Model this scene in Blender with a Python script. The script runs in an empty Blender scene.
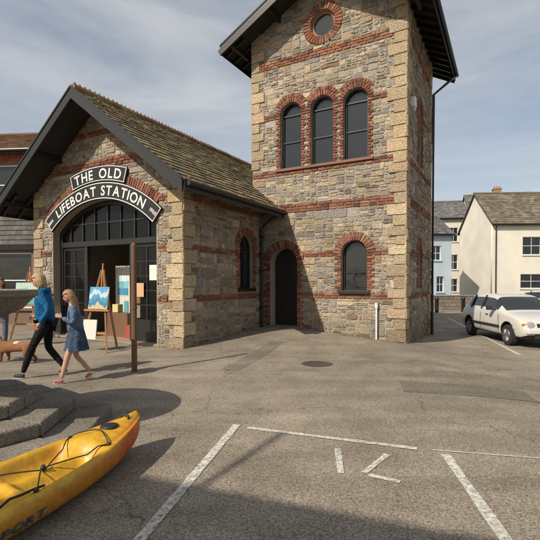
import bpy, bmesh, math, random
from mathutils import Vector, Matrix
random.seed(7)
U=random.uniform
scene=bpy.context.scene
COL=scene.collection
pi=math.pi
def V(*a): return Vector(a)
# ---------------------------------------------------------------- materials
def make_mat(name,col=(.5,.5,.5),rough=.8,vcol=False,var=.15,nscale=1.5,var2=.15,fscale=40,bump=.3,bdist=.01,metal=0,spec=.5,stretch=None,coat=0):
    m=bpy.data.materials.new(name); m.use_nodes=True
    nt=m.node_tree; N=nt.nodes; L=nt.links
    b=N['Principled BSDF']
    b.inputs['Roughness'].default_value=rough; b.inputs['Metallic'].default_value=metal
    b.inputs['Specular IOR Level'].default_value=spec
    b.inputs['Coat Weight'].default_value=coat
    tc=N.new('ShaderNodeTexCoord')
    src=tc.outputs['Object']
    if stretch:
        mp=N.new('ShaderNodeMapping'); mp.inputs['Scale'].default_value=stretch
        L.new(src,mp.inputs['Vector']); src=mp.outputs['Vector']
    n1=N.new('ShaderNodeTexNoise'); n1.inputs['Scale'].default_value=nscale; n1.inputs['Detail'].default_value=4
    n2=N.new('ShaderNodeTexNoise'); n2.inputs['Scale'].default_value=fscale; n2.inputs['Detail'].default_value=3
    L.new(src,n1.inputs['Vector']); L.new(src,n2.inputs['Vector'])
    def M(op,a,bb,c=None):
        k=N.new('ShaderNodeMath'); k.operation=op
        for i,x in enumerate((a,bb,c)):
            if x is None: continue
            if isinstance(x,(int,float)): k.inputs[i].default_value=x
            else: L.new(x,k.inputs[i])
        return k.outputs[0]
    f1=M('MULTIPLY_ADD',n1.outputs[0],var*4,1-var*2)
    f2=M('MULTIPLY_ADD',n2.outputs[0],var2*4,1-var2*2)
    f=M('MAXIMUM',M('MULTIPLY',f1,f2),.05)
    vm=N.new('ShaderNodeVectorMath'); vm.operation='SCALE'
    if vcol:
        at=N.new('ShaderNodeAttribute'); at.attribute_name='Col'; L.new(at.outputs['Color'],vm.inputs[0])
    else:
        vm.inputs[0].default_value=col[:3]
    L.new(f,vm.inputs['Scale']); L.new(vm.outputs[0],b.inputs['Base Color'])
    if bump>0:
        bp=N.new('ShaderNodeBump'); bp.inputs['Strength'].default_value=bump; bp.inputs['Distance'].default_value=bdist
        L.new(n2.outputs[0],bp.inputs['Height']); L.new(bp.outputs[0],b.inputs['Normal'])
    return m
M_stone=make_mat('rubble_stone',vcol=True,rough=.92,var=.14,nscale=.8,var2=.38,fscale=26,bump=1.0,bdist=.03,spec=.15)
M_brick=make_mat('red_brick',vcol=True,rough=.9,var=.16,nscale=1.2,var2=.3,fscale=40,bump=.7,bdist=.012,spec=.15)
M_mortar=make_mat('lime_mortar',(.33,.29,.23),rough=.95,var=.14,var2=.3,fscale=60,bump=.9,spec=.1)
M_slate=make_mat('stone_slates',vcol=True,rough=.8,var=.24,nscale=1.3,var2=.3,fscale=25,bump=.6,spec=.25)
M_black=make_mat('black_painted_wood',(.014,.013,.012),rough=.5,var=.1,var2=.2,bump=.15)
M_blackm=make_mat('sign_black',(.010,.010,.011),rough=.5,var=.05,var2=.1,bump=.05)
M_white=make_mat('white_paint',(.74,.72,.66),rough=.5,var=.05,var2=.06,bump=.1)
M_wood=make_mat('varnished_wood',(.36,.17,.06),rough=.5,var=.15,var2=.2,bump=.2,stretch=(6,6,1))
M_postw=make_mat('weathered_post',(.15,.085,.045),rough=.85,var=.2,var2=.25,bump=.5,stretch=(3,3,.4))
M_vc=make_mat('painted_surface',vcol=True,rough=.6,var=.06,var2=.08,bump=.1)
M_granite=make_mat('granite',(.185,.165,.135),rough=.9,var=.28,nscale=2.2,var2=.38,fscale=45,bump=.9,bdist=.015,spec=.25)
M_pipe=make_mat('pipe_plastic',(.02,.02,.02),rough=.4,bump=0)
def glass_mat(name,col,transp=0.0):
    m=bpy.data.materials.new(name); m.use_nodes=True; N=m.node_tree.nodes; L=m.node_tree.links
    b=N['Principled BSDF']; b.inputs['Base Color'].default_value=(*col,1); b.inputs['Roughness'].default_value=.04
    n=N.new('ShaderNodeTexNoise'); n.inputs['Scale'].default_value=1.6
    bp=N.new('ShaderNodeBump'); bp.inputs['Strength'].default_value=.18; bp.inputs['Distance'].default_value=.06
    tc=N.new('ShaderNodeTexCoord'); L.new(tc.outputs['Object'],n.inputs['Vector'])
    L.new(n.outputs[0],bp.inputs['Height']); L.new(bp.outputs[0],b.inputs['Normal'])
    if transp>0:
        t=N.new('ShaderNodeBsdfTransparent'); mx=N.new('ShaderNodeMixShader'); mx.inputs[0].default_value=transp
        o=N['Material Output']; L.new(b.outputs[0],mx.inputs[1]); L.new(t.outputs[0],mx.inputs[2]); L.new(mx.outputs[0],o.inputs[0])
    return m
M_glass=glass_mat('window_glass',(.02,.024,.028))
M_glass2=glass_mat('window_glass_clear',(.01,.011,.012),.65)
# ---------------------------------------------------------------- helpers
def link(o,parent=None):
    COL.objects.link(o)
    if parent: o.parent=parent
    return o
def empty(name):
    e=bpy.data.objects.new(name,None); e.empty_display_size=.3; COL.objects.link(e); return e
class Fr:
    def __init__(s,o,ax):
        s.o=Vector(o); s.ax=Vector((ax[0],ax[1],0)).normalized(); s.n=s.ax.cross(Vector((0,0,1)))
    def __call__(s,a,z,d=0): return s.o+s.ax*a+Vector((0,0,z))+s.n*d
class MB:
    def __init__(s): s.v=[];s.f=[];s.c=[]
    def poly(s,pts,col=(.5,.5,.5)):
        b=len(s.v); s.v+= [tuple(p) for p in pts]; s.c+=[col]*len(pts); s.f.append(tuple(range(b,b+len(pts))))
    def hexa(s,P,col=(.5,.5,.5)):
        b=len(s.v); s.v+=[tuple(p) for p in P]; s.c+=[col]*8
        for q in ((0,3,2,1),(4,5,6,7),(0,1,5,4),(1,2,6,5),(2,3,7,6),(3,0,4,7)): s.f.append(tuple(b+i for i in q))
    def box(s,F,a0,a1,z0,z1,d0,d1,col=(.5,.5,.5)):
        s.hexa([F(a0,z0,d0),F(a1,z0,d0),F(a1,z1,d0),F(a0,z1,d0),F(a0,z0,d1),F(a1,z0,d1),F(a1,z1,d1),F(a0,z1,d1)],col)
    def beam(s,p0,p1,w,h,up=V(0,0,1),col=(.5,.5,.5)):
        p0=Vector(p0);p1=Vector(p1); x=(p1-p0).normalized(); y=up.cross(x)
        if y.length<1e-4: y=V(0,1,0).cross(x)
        y.normalize(); z=x.cross(y)
        a=y*w/2;b=z*h/2
        s.hexa([p0-a-b,p1-a-b,p1+a-b,p0+a-b,p0-a+b,p1-a+b,p1+a+b,p0+a+b],col)
    def tube(s,pts,r,col=(.5,.5,.5),n=10,cap=True):
        pts=[Vector(p) for p in pts]; rings=[]
        for i,p in enumerate(pts):
            t=(pts[min(i+1,len(pts)-1)]-pts[max(i-1,0)]).normalized()
            u=t.cross(V(0,0,1))
            if u.length<.05: u=t.cross(V(0,1,0))
            u.normalize(); w=u.cross(t)
            rr=r[i] if isinstance(r,(list,tuple)) else r
            b=len(s.v)
            for k in range(n):
                a=2*pi*k/n; s.v.append(tuple(p+u*math.cos(a)*rr+w*math.sin(a)*rr)); s.c.append(col)
            rings.append(b)
        for i in range(len(rings)-1):
            for k in range(n):
                s.f.append((rings[i]+k,rings[i]+(k+1)%n,rings[i+1]+(k+1)%n,rings[i+1]+k))
        if cap:
            s.f.append(tuple(rings[0]+k for k in range(n))[::-1]); s.f.append(tuple(rings[-1]+k for k in range(n)))
    def lathe(s,c,prof,n=32,col=(.5,.5,.5)):
        c=Vector(c); rings=[]
        for (r,z) in prof:
            b=len(s.v)
            for k in range(n):
                a=2*pi*k/n; s.v.append((c.x+r*math.cos(a),c.y+r*math.sin(a),c.z+z)); s.c.append(col)
            rings.append(b)
        for i in range(len(rings)-1):
            for k in range(n):
                s.f.append((rings[i]+k,rings[i]+(k+1)%n,rings[i+1]+(k+1)%n,rings[i+1]+k))
        s.f.append(tuple(rings[-1]+k for k in range(n)))
    def build(s,name,mat,parent=None,smooth=False,bevel=0):
        me=bpy.data.meshes.new(name); me.from_pydata(s.v,[],s.f); me.update()
        at=me.color_attributes.new('Col','FLOAT_COLOR','POINT')
        flat=[]
        for c in s.c: flat+= [c[0],c[1],c[2],1]
        at.data.foreach_set('color',flat)
        me.materials.append(mat)
        bm=bmesh.new(); bm.from_mesh(me); bmesh.ops.recalc_face_normals(bm,faces=bm.faces); bm.to_mesh(me); bm.free()
        if smooth: me.polygons.foreach_set('use_smooth',[True]*len(me.polygons))
        o=bpy.data.objects.new(name,me); link(o,parent)
        if bevel:
            bv=o.modifiers.new('b','BEVEL'); bv.width=bevel; bv.segments=2; bv.limit_method='ANGLE'
        return o
def curve_mesh(outline,holes,ext):
    cu=bpy.data.curves.new('c','CURVE'); cu.dimensions='2D'; cu.fill_mode='BOTH'; cu.extrude=ext
    for poly in [outline]+holes:
        sp=cu.splines.new('POLY'); sp.points.add(len(poly)-1)
        for i,p in enumerate(poly): sp.points[i].co=(p[0],p[1],0,1)
        sp.use_cyclic_u=True
    o=bpy.data.objects.new('c',cu); COL.objects.link(o)
    bpy.context.view_layer.update()
    dg=bpy.context.evaluated_depsgraph_get()
    me=bpy.data.meshes.new_from_object(o.evaluated_get(dg))
    bpy.data.objects.remove(o); bpy.data.curves.remove(cu)
    return me
def slab(name,F,outline,holes,d0,d1,mat,parent):
    me=curve_mesh(outline,holes,abs(d1-d0)/2)
    o=F(0,0,(d0+d1)/2)
    mt=Matrix(((F.ax.x,0,F.n.x,o.x),(F.ax.y,0,F.n.y,o.y),(F.ax.z,1,F.n.z,o.z),(0,0,0,1)))
    me.transform(mt); me.name=name; me.materials.clear(); me.materials.append(mat)
    ob=bpy.data.objects.new(name,me); link(ob,parent); return ob
def rectp(a0,a1,z0,z1): return [(a0,z0),(a1,z0),(a1,z1),(a0,z1)]
def archp(a,w,z0,zs,n=18,extra=0):
    r=w/2+extra
    return [(a-r,z0-extra),(a+r,z0-extra)]+[(a+r*math.cos(pi*k/n),zs+r*math.sin(pi*k/n)) for k in range(n+1)]
def inpoly(x,y,P):
    c=False;j=len(P)-1
    for i in range(len(P)):
        xi,yi=P[i];xj,yj=P[j]
        if (yi>y)!=(yj>y) and x<(xj-xi)*(y-yi)/(yj-yi)+xi: c=not c
        j=i
    return c
def jit(c,k=.12,hue=.04):
    f=1+U(-k,k); return (max(.01,c[0]*f*(1+U(-hue,hue))),max(.01,c[1]*f),max(.01,c[2]*f*(1+U(-hue,hue))))
def sst(a,b,x):
    t=min(1,max(0,(x-a)/(b-a))); return t*t*(3-2*t)
PAL=[(.36,.285,.195),(.40,.32,.22),(.32,.255,.18),(.28,.245,.205),(.25,.225,.195),(.35,.30,.23),(.26,.18,.115),(.20,.155,.12),(.43,.36,.26),(.31,.27,.215),(.23,.21,.185),(.33,.29,.245),(.27,.235,.19),(.37,.31,.235)]
BPAL=[(.225,.088,.055),(.25,.105,.066),(.19,.078,.053),(.27,.135,.085),(.165,.073,.056),(.215,.105,.073)]
QPAL=[(.39,.30,.19),(.36,.285,.19),(.43,.34,.22),(.33,.265,.18)]
def block(mb,F,pts,h,ins,col,d0=-.01,cut=.0):
    n=len(pts); cx=sum(p[0] for p in pts)/n; cz=sum(p[1] for p in pts)/n
    if cut>0:
        q=[]
        for i in range(n):
            p=pts[i];a=pts[i-1];b=pts[(i+1)%n]
            for o,in ((a,),(b,)):
                dx=o[0]-p[0];dz=o[1]-p[1];l=math.hypot(dx,dz)+1e-6;c=min(cut*U(.3,1.4),l*.38)
                q.append((p[0]+dx/l*c,p[1]+dz/l*c))
        pts=q;n=len(pts)
    def shrink(k):
        r=[]
        for p in pts:
            dx=cx-p[0];dz=cz-p[1];l=math.hypot(dx,dz)+1e-6;c=min(k,l*.4)
            r.append((p[0]+dx/l*c,p[1]+dz/l*c))
        return r
    b=len(mb.v)
    tilt=U(-.3,.3)*h
    rings=[(pts,d0,0),(shrink(ins*.35),h*.72,0),(shrink(ins*1.3),h,1)]
    for P,d,t in rings:
        for p in P:
            mb.v.append(tuple(F(p[0],p[1],d+(t*tilt*(1 if p[0]>cx else -1))))); mb.c.append(col)
    for r in range(2):
        for k in range(n):
            mb.f.append((b+r*n+k,b+r*n+(k+1)%n,b+(r+1)*n+(k+1)%n,b+(r+1)*n+k))
    mb.f.append(tuple(b+2*n+k for k in range(n)))
def partition(x0,z0,x1,z1,out):
    w=x1-x0;h=z1-z0
    tw=random.choice((.13,.18,.24,.33,.42)); th=random.choice((.07,.10,.13,.19))
    if w>tw*1.6 and w/tw>=h/th:
        x=x0+w*U(.35,.65); partition(x0,z0,x,z1,out); partition(x,z0,x1,z1,out)
    elif h>th*1.5:
        z=z0+h*U(.35,.65); partition(x0,z0,x1,z,out); partition(x0,z,x1,z1,out)
    elif w>tw*1.6:
        x=x0+w*U(.4,.6); partition(x0,z0,x,z1,out); partition(x,z0,x1,z1,out)
    else: out.append((x0,z0,x1,z1))
def clip_rects(rects,ok,mn=.07):
    res=[];st=list(rects)
    while st:
        x0,z0,x1,z1=st.pop()
        pts=[(x0+(x1-x0)*i/3,z0+(z1-z0)*j/3) for i in range(4) for j in range(4)]
        g=sum(ok(*p) for p in pts)
        if g==16: res.append((x0,z0,x1,z1))
        elif g>0:
            w=x1-x0;h=z1-z0
            if max(w,h)<mn: continue
            if w>h: xm=(x0+x1)/2; st+=[(x0,z0,xm,z1),(xm,z0,x1,z1)]
            else: zm=(z0+z1)/2; st+=[(x0,z0,x1,zm),(x0,zm,x1,z1)]
    return res
def masonry(F,outline,holes,bands,SB,BB,ql=False,qr=False,qtop=9,shade=1.0):
    a0=min(p[0] for p in outline);a1=max(p[0] for p in outline);z0=min(p[1] for p in outline);z1=max(p[1] for p in outline)
    def ok(a,z):
        if not inpoly(min(max(a,a0+.001),a1-.001),min(max(z,z0+.001),z1-.001),outline): return False
        for h in holes:
            if inpoly(a,z,h): return False
        return True
    zz=z0; strips=[]
    for (bz,n) in sorted(bands):
        strips.append((zz,bz)); zz=bz+n*.078
    strips.append((zz,z1))
    for s0,s1 in strips:
        if s1-s0<.05: continue
        r=[];partition(a0,s0,a1,s1,r)
        for (x0,y0,x1,y1) in clip_rects(r,ok):
            j=lambda:U(-.013,.013)
            m=.006
            P=[(x0+m+j(),y0+m+j()),(x1-m+j(),y0+m+j()),(x1-m+j(),y1-m+j()),(x0+m+j(),y1-m+j())]
            if x1-x0>.2:
                P=[P[0],((x0+x1)/2+j()*3,y0+m+j()),P[1],P[2],((x0+x1)/2+j()*3,y1-m+j()),P[3]]
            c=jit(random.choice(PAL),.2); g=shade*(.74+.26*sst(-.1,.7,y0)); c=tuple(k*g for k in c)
            block(SB,F,P,U(.008,.026),.018,c,cut=.034)
    for bz,n in bands:
        for k in range(n):
            x=a0-U(0,.2); r=[]
            while x<a1:
                r.append((max(x,a0),bz+k*.078,min(x+.225,a1),bz+(k+1)*.078)); x+=.225
            for (x0,y0,x1,y1) in clip_rects(r,ok,.06):
                if x1-x0<.02: continue
                q=lambda:U(-.003,.003)
                block(BB,F,[(x0+.007+q(),y0+.007+q()),(x1-.007+q(),y0+.007+q()),(x1-.007+q(),y1-.007+q()),(x0+.007+q(),y1-.007+q())],.027+U(-.006,.004),.008,jit(random.choice(BPAL),.28,.08),cut=.006)
    if ql or qr:
        z=z0;k=0
        while z<qtop-.1:
            h=min(U(.24,.34),qtop-z)
            for side,fl in ((0,ql),(1,qr)):
                if not fl: continue
                w=(.44 if (k+side)%2 else .28)+U(-.05,.05)
                if side==0: P=[(a0-.040,z+.006),(a0+w,z+.006),(a0+w,z+h-.006),(a0-.040,z+h-.006)]
                else: P=[(a1-w,z+.006),(a1+.042,z+.006),(a1+.042,z+h-.006),(a1-w,z+h-.006)]
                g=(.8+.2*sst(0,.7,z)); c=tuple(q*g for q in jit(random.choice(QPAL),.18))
                block(SB,F,P,.044+U(-.002,.003),.014,c,cut=.016)
            z+=h;k+=1
def ring(F,BB,a,zc,r,th,a0=0,a1=pi,d=.040,step=.085):
    n=max(6,int((a1-a0)*(r+th/2)/step))
    for k in range(n):
        t0=a0+(a1-a0)*k/n+.005/r*1.5; t1=a0+(a1-a0)*(k+1)/n-.005/r*1.5
        R1=r+th+U(-.008,.008)
        P=[(a+r*math.cos(t0),zc+r*math.sin(t0)),(a+R1*math.cos(t0),zc+R1*math.sin(t0)),(a+R1*math.cos(t1),zc+R1*math.sin(t1)),(a+r*math.cos(t1),zc+r*math.sin(t1))]
        block(BB,F,P,d+U(-.003,.004),.008,jit(random.choice(BPAL),.28,.08))
def jambs(F,BB,a,w,z0,zs,th):
    n=int((zs-z0)/.078);h=(zs-z0)/n
    for k in range(n):
        for sg in (-1,1):
            t=th*(1 if k%2 else .62)
            x0=a+sg*w/2;x1=a+sg*(w/2+t); lo,hi=min(x0,x1),max(x0,x1)
            block(BB,F,[(lo,z0+k*h+.006),(hi,z0+k*h+.006),(hi,z0+(k+1)*h-.006),(lo,z0+(k+1)*h-.006)],.036+U(-.002,.003),.008,jit(random.choice(BPAL),.28,.08))
def window(parent,F,a,w,z0,z1,arch=True,d=-.16,cols=2,rows=2,fm=None,gm=None,fw=.055,sill=None,name='window'):
    fm=fm or M_black; gm=gm or M_glass
    zs=z1-w/2 if arch else z1
    e=.004
    out=archp(a,w,z0,zs,extra=e) if arch else rectp(a-w/2-e,a+w/2+e,z0-e,z1+e)
    inn=archp(a,w-2*fw,z0+fw,zs) if arch else rectp(a-w/2+fw,a+w/2-fw,z0+fw,z1-fw)
    slab(name+'_frame',F,out,[inn],d-.05,d+.02,fm,parent)
    slab(name+'_glass',F,archp(a,w-fw,z0+fw/2,zs) if arch else rectp(a-w/2+fw/2,a+w/2-fw/2,z0+fw/2,z1-fw/2),[],d-.032,d-.026,gm,parent)
    B=MB()
    for c in range(1,cols):
        x=a-w/2+w*c/cols; B.box(F,x-.016,x+.016,z0+fw,z1-.03,d-.02,d+.008,(.01,)*3)
    for r in range(1,rows):
        z=z0+(zs-z0 if arch else z1-z0)*r/(rows-(1 if arch and rows>2 else 0))
        if z<z1-.1: B.box(F,a-w/2+.02,a+w/2-.02,z-.02,z+.02,d-.018,d+.012,(.01,)*3)
    if B.v: B.build(name+'_bars',fm,parent)
    if sill is not None:
        S=MB(); S.box(F,a-w/2-.08,a+w/2+.08,z0-.09,z0,d-.05,.085,(.1,)*3); S.build(name+'_sill',sill,parent,bevel=.008)
_tc={}
def char_mesh(ch,bold=.018):
    if ch in _tc: return _tc[ch]
    cu=bpy.data.curves.new('t','FONT'); cu.body=ch; cu.size=1; cu.offset=bold; cu.resolution_u=4
    o=bpy.data.objects.new('t',cu); COL.objects.link(o); bpy.context.view_layer.update()
    me=bpy.data.meshes.new_from_object(o.evaluated_get(bpy.context.evaluated_depsgraph_get()))
    vs=[(v.co.x,v.co.y) for v in me.vertices]; fs=[tuple(p.vertices) for p in me.polygons]
    bpy.data.objects.remove(o)
    if vs:
        x0=min(v[0] for v in vs);x1=max(v[0] for v in vs); vs=[(v[0]-x0,v[1]) for v in vs]; w=x1-x0
    else: w=.3
    _tc[ch]=(vs,fs,w); return _tc[ch]
def put_text(mb,text,size,mapf,gap=.12,xs=1.0,col=(.8,.8,.75)):
    tot=0
    for ch in text: tot+=(char_mesh(ch)[2] if ch!=' ' else .32)*size*xs+gap*size
    tot-=gap*size; x=-tot/2
    for ch in text:
        if ch==' ': x+=(.32+gap*1)*size; continue
        vs,fs,w=char_mesh(ch); w*=size*xs; b=len(mb.v)
        for v in vs: mb.v.append(tuple(mapf(x+w/2,v[0]*size*xs-w/2,v[1]*size))); mb.c.append(col)
        for f in fs: mb.f.append(tuple(b+i for i in f))
        x+=w+gap*size
# ---------------------------------------------------------------- ground
def gh(x,y):
    d2=((x-.1)/2.6)**2+((y-12.6)/2.2)**2
    return -.2*sst(2.5,6,x)+.24*math.exp(-d2)
def axisvals(lo,hi,step,far):
    r=[];x=lo
    while x<=hi+1e-6: r.append(x); x+=step
    k=step
    a=[lo];b=[hi]
    while b[-1]<far: k*=1.6; b.append(b[-1]+k); a.append(a[-1]-k)
    return a[:0:-1]+r+b[1:]
xs=axisvals(-10,16,.5,2500); ys=axisvals(-6,24,.5,2500)
G=MB()
for y in ys:
    for x in xs: G.v.append((x,y,gh(x,y))); G.c.append((.1,.1,.1))
nx=len(xs)
for j in range(len(ys)-1):
    for i in range(nx-1): G.f.append((j*nx+i,j*nx+i+1,(j+1)*nx+i+1,(j+1)*nx+i))
def asphalt(name='worn_asphalt',base=(.25,.213,.165)):
    m=bpy.data.materials.new(name); m.use_nodes=True; N=m.node_tree.nodes; L=m.node_tree.links
    b=N['Principled BSDF']; b.inputs['Roughness'].default_value=.92; b.inputs['Specular IOR Level'].default_value=.2
    tc=N.new('ShaderNodeTexCoord'); P=tc.outputs['Object']
    def noise(s,d=5,dist=0,vec=None):
        n=N.new('ShaderNodeTexNoise'); n.inputs['Scale'].default_value=s; n.inputs['Detail'].default_value=d; n.inputs['Distortion'].default_value=dist; L.new(vec or P,n.inputs['Vector']); return n.outputs[0]
    def mr(x,a,bb,c,d):
        k=N.new('ShaderNodeMapRange'); L.new(x,k.inputs[0]); 
        for i,q in enumerate((a,bb,c,d)): k.inputs[i+1].default_value=q
        return k.outputs[0]
    def mul(a,c):
        k=N.new('ShaderNodeMath'); k.operation='MULTIPLY'; L.new(a,k.inputs[0]); L.new(c,k.inputs[1]); return k.outputs[0]
    big=mr(noise(.25,4,.6),.3,.7,.76,1.18); med=mr(noise(1.6,7,.3),.3,.7,.80,1.15)
    # faint tyre / drainage streaks running along the car park
    mp=N.new('ShaderNodeMapping'); mp.inputs['Rotation'].default_value=(0,0,.35); mp.inputs['Scale'].default_value=(.35,2.6,1); L.new(P,mp.inputs[0])
    streak=mr(noise(1.0,4,.2,mp.outputs[0]),.35,.65,.88,1.08)
    v=N.new('ShaderNodeTexVoronoi'); v.inputs['Scale'].default_value=120; L.new(P,v.inputs['Vector'])
    sep=N.new('ShaderNodeSeparateColor'); L.new(v.outputs['Color'],sep.inputs[0])
    agg=mr(sep.outputs[0],0,1,.5,1.55); fine=mr(noise(38,3),.3,.7,.84,1.16)
    ve=N.new('ShaderNodeTexVoronoi'); ve.feature='DISTANCE_TO_EDGE'; ve.inputs['Scale'].default_value=.3
    nz=N.new('ShaderNodeTexNoise'); nz.inputs['Scale'].default_value=1.1; nz.inputs['Detail'].default_value=6; L.new(P,nz.inputs['Vector'])
    va=N.new('ShaderNodeVectorMath'); va.operation='MULTIPLY_ADD'; L.new(nz.outputs['Color'],va.inputs[0]); va.inputs[1].default_value=(1.2,1.2,0); L.new(P,va.inputs[2])
    L.new(va.outputs[0],ve.inputs['Vector'])
    crack=mr(ve.outputs['Distance'],.0,.005,.62,1); spots=mr(noise(6,3),.66,.72,1,.66)
    f=mul(mul(mul(mul(big,med),mul(agg,fine)),mul(crack,spots)),streak)
    vm=N.new('ShaderNodeVectorMath'); vm.operation='SCALE'; vm.inputs[0].default_value=base; L.new(f,vm.inputs['Scale']); L.new(vm.outputs[0],b.inputs['Base Color'])
    bp=N.new('ShaderNodeBump'); bp.inputs['Strength'].default_value=.55; bp.inputs['Distance'].default_value=.007; L.new(agg,bp.inputs['Height']); L.new(bp.outputs[0],b.inputs['Normal'])
    return m
G.build('ground',asphalt(),smooth=True)
# tarmac repair patch and inspection cover
def quadpatch(name,pts,h,mat):
    mb=MB(); n=6
    p=[V(*q,0) for q in pts]
    for i in range(n):
        for j in range(n):
            g=lambda a,b: (p[0].lerp(p[1],a/n)).lerp(p[3].lerp(p[2],a/n),b/n)
            mb.poly([V(c.x,c.y,gh(c.x,c.y)+h) for c in (g(i,j),g(i+1,j),g(i+1,j+1),g(i,j+1))])
    return mb.build(name,mat)
M_patch=asphalt('repair_asphalt',(.185,.162,.13))
quadpatch('asphalt_patch',[(1.9,6.1),(3.6,5.7),(3.75,6.35),(2.05,6.8)],.004,M_patch)
quadpatch('asphalt_patch',[(-.9,7.6),(-.55,7.55),(.35,10.6),(.0,10.7)],.004,M_patch)
mc=MB(); cx_,cy_=.9,8.2
for k in range(24):
    a0_=2*pi*k/24;a1_=2*pi*(k+1)/24
    mc.poly([V(cx_,cy_,.008),V(cx_+.3*math.cos(a0_),cy_+.3*math.sin(a0_),.008),V(cx_+.3*math.cos(a1_),cy_+.3*math.sin(a1_),.008)])
mc.build('manhole_cover',make_mat('cast_iron',(.09,.075,.06),rough=.6,metal=.3,bump=1,fscale=30,var2=.3))
def paint():
    m=make_mat('worn_road_paint',(.60,.58,.52),rough=.8,var=.08,var2=.15,fscale=30,bump=.3)
    N=m.node_tree.nodes; L=m.node_tree.links; o=N['Material Output']; b=N['Principled BSDF']
    tc=N.new('ShaderNodeTexCoord'); n=N.new('ShaderNodeTexNoise'); n.inputs['Scale'].default_value=26; n.inputs['Detail'].default_value=9; n.inputs['Roughness'].default_value=.85
    L.new(tc.outputs['Object'],n.inputs['Vector'])
    r=N.new('ShaderNodeMapRange'); r.inputs[1].default_value=.46; r.inputs[2].default_value=.60; r.inputs[3].default_value=0; r.inputs[4].default_value=.9; L.new(n.outputs[0],r.inputs[0])
    t=N.new('ShaderNodeBsdfTransparent'); mx=N.new('ShaderNodeMixShader'); L.new(r.outputs[0],mx.inputs[0]); L.new(b.outputs[0],mx.inputs[1]); L.new(t.outputs[0],mx.inputs[2]); L.new(mx.outputs[0],o.inputs[0])
    return m
M_paint=paint()
def strip(mb,p,q,w,h=.009):
    p=V(*p,0);q=V(*q,0); n=max(1,int((q-p).length/.18)); t=(q-p).normalized(); s=V(-t.y,t.x,0)
    ws=[w/2*U(.86,1.1) for _ in range(n+1)]
    for k in range(n):
        a=p.lerp(q,k/n);b=p.lerp(q,(k+1)/n)
        mb.poly([V(c.x,c.y,gh(c.x,c.y)+h) for c in (a-s*ws[k],a+s*ws[k],b+s*ws[k+1],b-s*ws[k+1])])
Lm=MB()
for p,q,w_ in (((-.36,4.66),(-1.10,1.0),.085),((-.24,4.56),(1.37,3.98),.07),((1.58,3.84),(1.22,1.0),.085),((.63,3.98),(.575,3.46),.055),((1.06,3.85),(.765,3.47),.055),((.79,3.435),(1.01,3.31),.055),((8.9,21.5),(6.05,10.4),.1),((8.9,21.8),(14,24),.1)):
    strip(Lm,p,q,w_)
strip(Lm,(1.5,3.95),(3.6,3.5),.022)
Lm.build('road_marking',M_paint)
# ---------------------------------------------------------------- lifeboat station
u=V(.487,.873,0).normalized(); v=V(.873,-.487,0).normalized()
A=V(-2.01,9.95,0)
def W(t,s,z): return A+v*t+u*s+V(0,0,z)
ST=empty('lifeboat_station')
FF=Fr(A,v); FS=Fr(A,u)
SW=5.6; SL=11.0; ez=4.21; sl=.756
apex=ez+SW/2*sl
SB=MB();BB=MB()
cxo=-2.8;Ro=2.9;zc=.85
def seg(a,zc,R,th0,n=24): return [(a+R*math.sin(th0-2*th0*k/n),zc+R*math.cos(th0-2*th0*k/n)) for k in range(n+1)]
th0=math.asin(1.98/Ro)
door=[(cxo-1.98,-.3),(cxo+1.98,-.3)]+seg(cxo,zc,Ro,th0)
slab('front_wall',FF,[(-SW,-.3),(0,-.3),(0,ez),(-SW/2,apex),(-SW,ez)],[door],-.4,0,M_mortar,ST)
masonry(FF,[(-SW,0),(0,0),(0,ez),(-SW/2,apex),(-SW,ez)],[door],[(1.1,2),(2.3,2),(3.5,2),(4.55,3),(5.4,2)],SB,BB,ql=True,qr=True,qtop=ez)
ring(FF,BB,cxo,zc,3.31,.22,pi/2-.66,pi/2+.66)
swin=archp(2.72,.72,1.40,2.55)
slab('side_wall',FS,rectp(0.4,SL,-.3,ez),[swin],-.4,0,M_mortar,ST)
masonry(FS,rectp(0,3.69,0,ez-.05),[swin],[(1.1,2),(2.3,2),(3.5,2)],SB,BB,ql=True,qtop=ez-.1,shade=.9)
ring(FS,BB,2.72,2.55,.36,.22); jambs(FS,BB,2.72,.72,1.40,2.55,.2)
window(ST,FS,2.72,.72,1.40,2.91,True,d=-.12,cols=2,rows=3,sill=M_black,name='side_window')
FL=Fr(W(-SW,SL,0),-u); slab('left_wall',FL,rectp(0,SL-.4,-.3,ez),[],-.4,0,M_mortar,ST)
FRr=Fr(W(0,SL,0),-v); slab('rear_wall',FRr,[(.4,-.3),(SW-.4,-.3),(SW-.4,ez),(SW/2,apex-.3),(.4,ez)],[],-.4,-.01,M_mortar,ST)
masonry(FL,rectp(0,SL,0,ez-.05),[],[(1.1,2),(2.3,2),(3.5,2)],SB,BB)
I=MB()
I.box(FF,-5.2,-.4,.02,.06,-10.5,-.02,(.30,.23,.16))
I.box(FF,-5.2,-.4,.06,3.2,-4.1,-4.0,(.5,.47,.42))
I.build('interior',M_vc,ST)
PT=MB()
def painting(F,a,z,w,h,d,cols):
    PT.box(F,a-w/2-.03,a+w/2+.03,z-.03,z+h+.03,d-.03,d,(.6,.55,.45))
    n=len(cols)
    for i,c in enumerate(cols):
        for k in range(8):
            x0=a-w/2+w*k/8;x1=x0+w/8
            PT.poly([F(x0,z+h*i/n,d+.004),F(x1,z+h*i/n,d+.004),F(x1,z+h*(i+1)/n,d+.004),F(x0,z+h*(i+1)/n,d+.004)],jit(c,.25))
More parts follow.
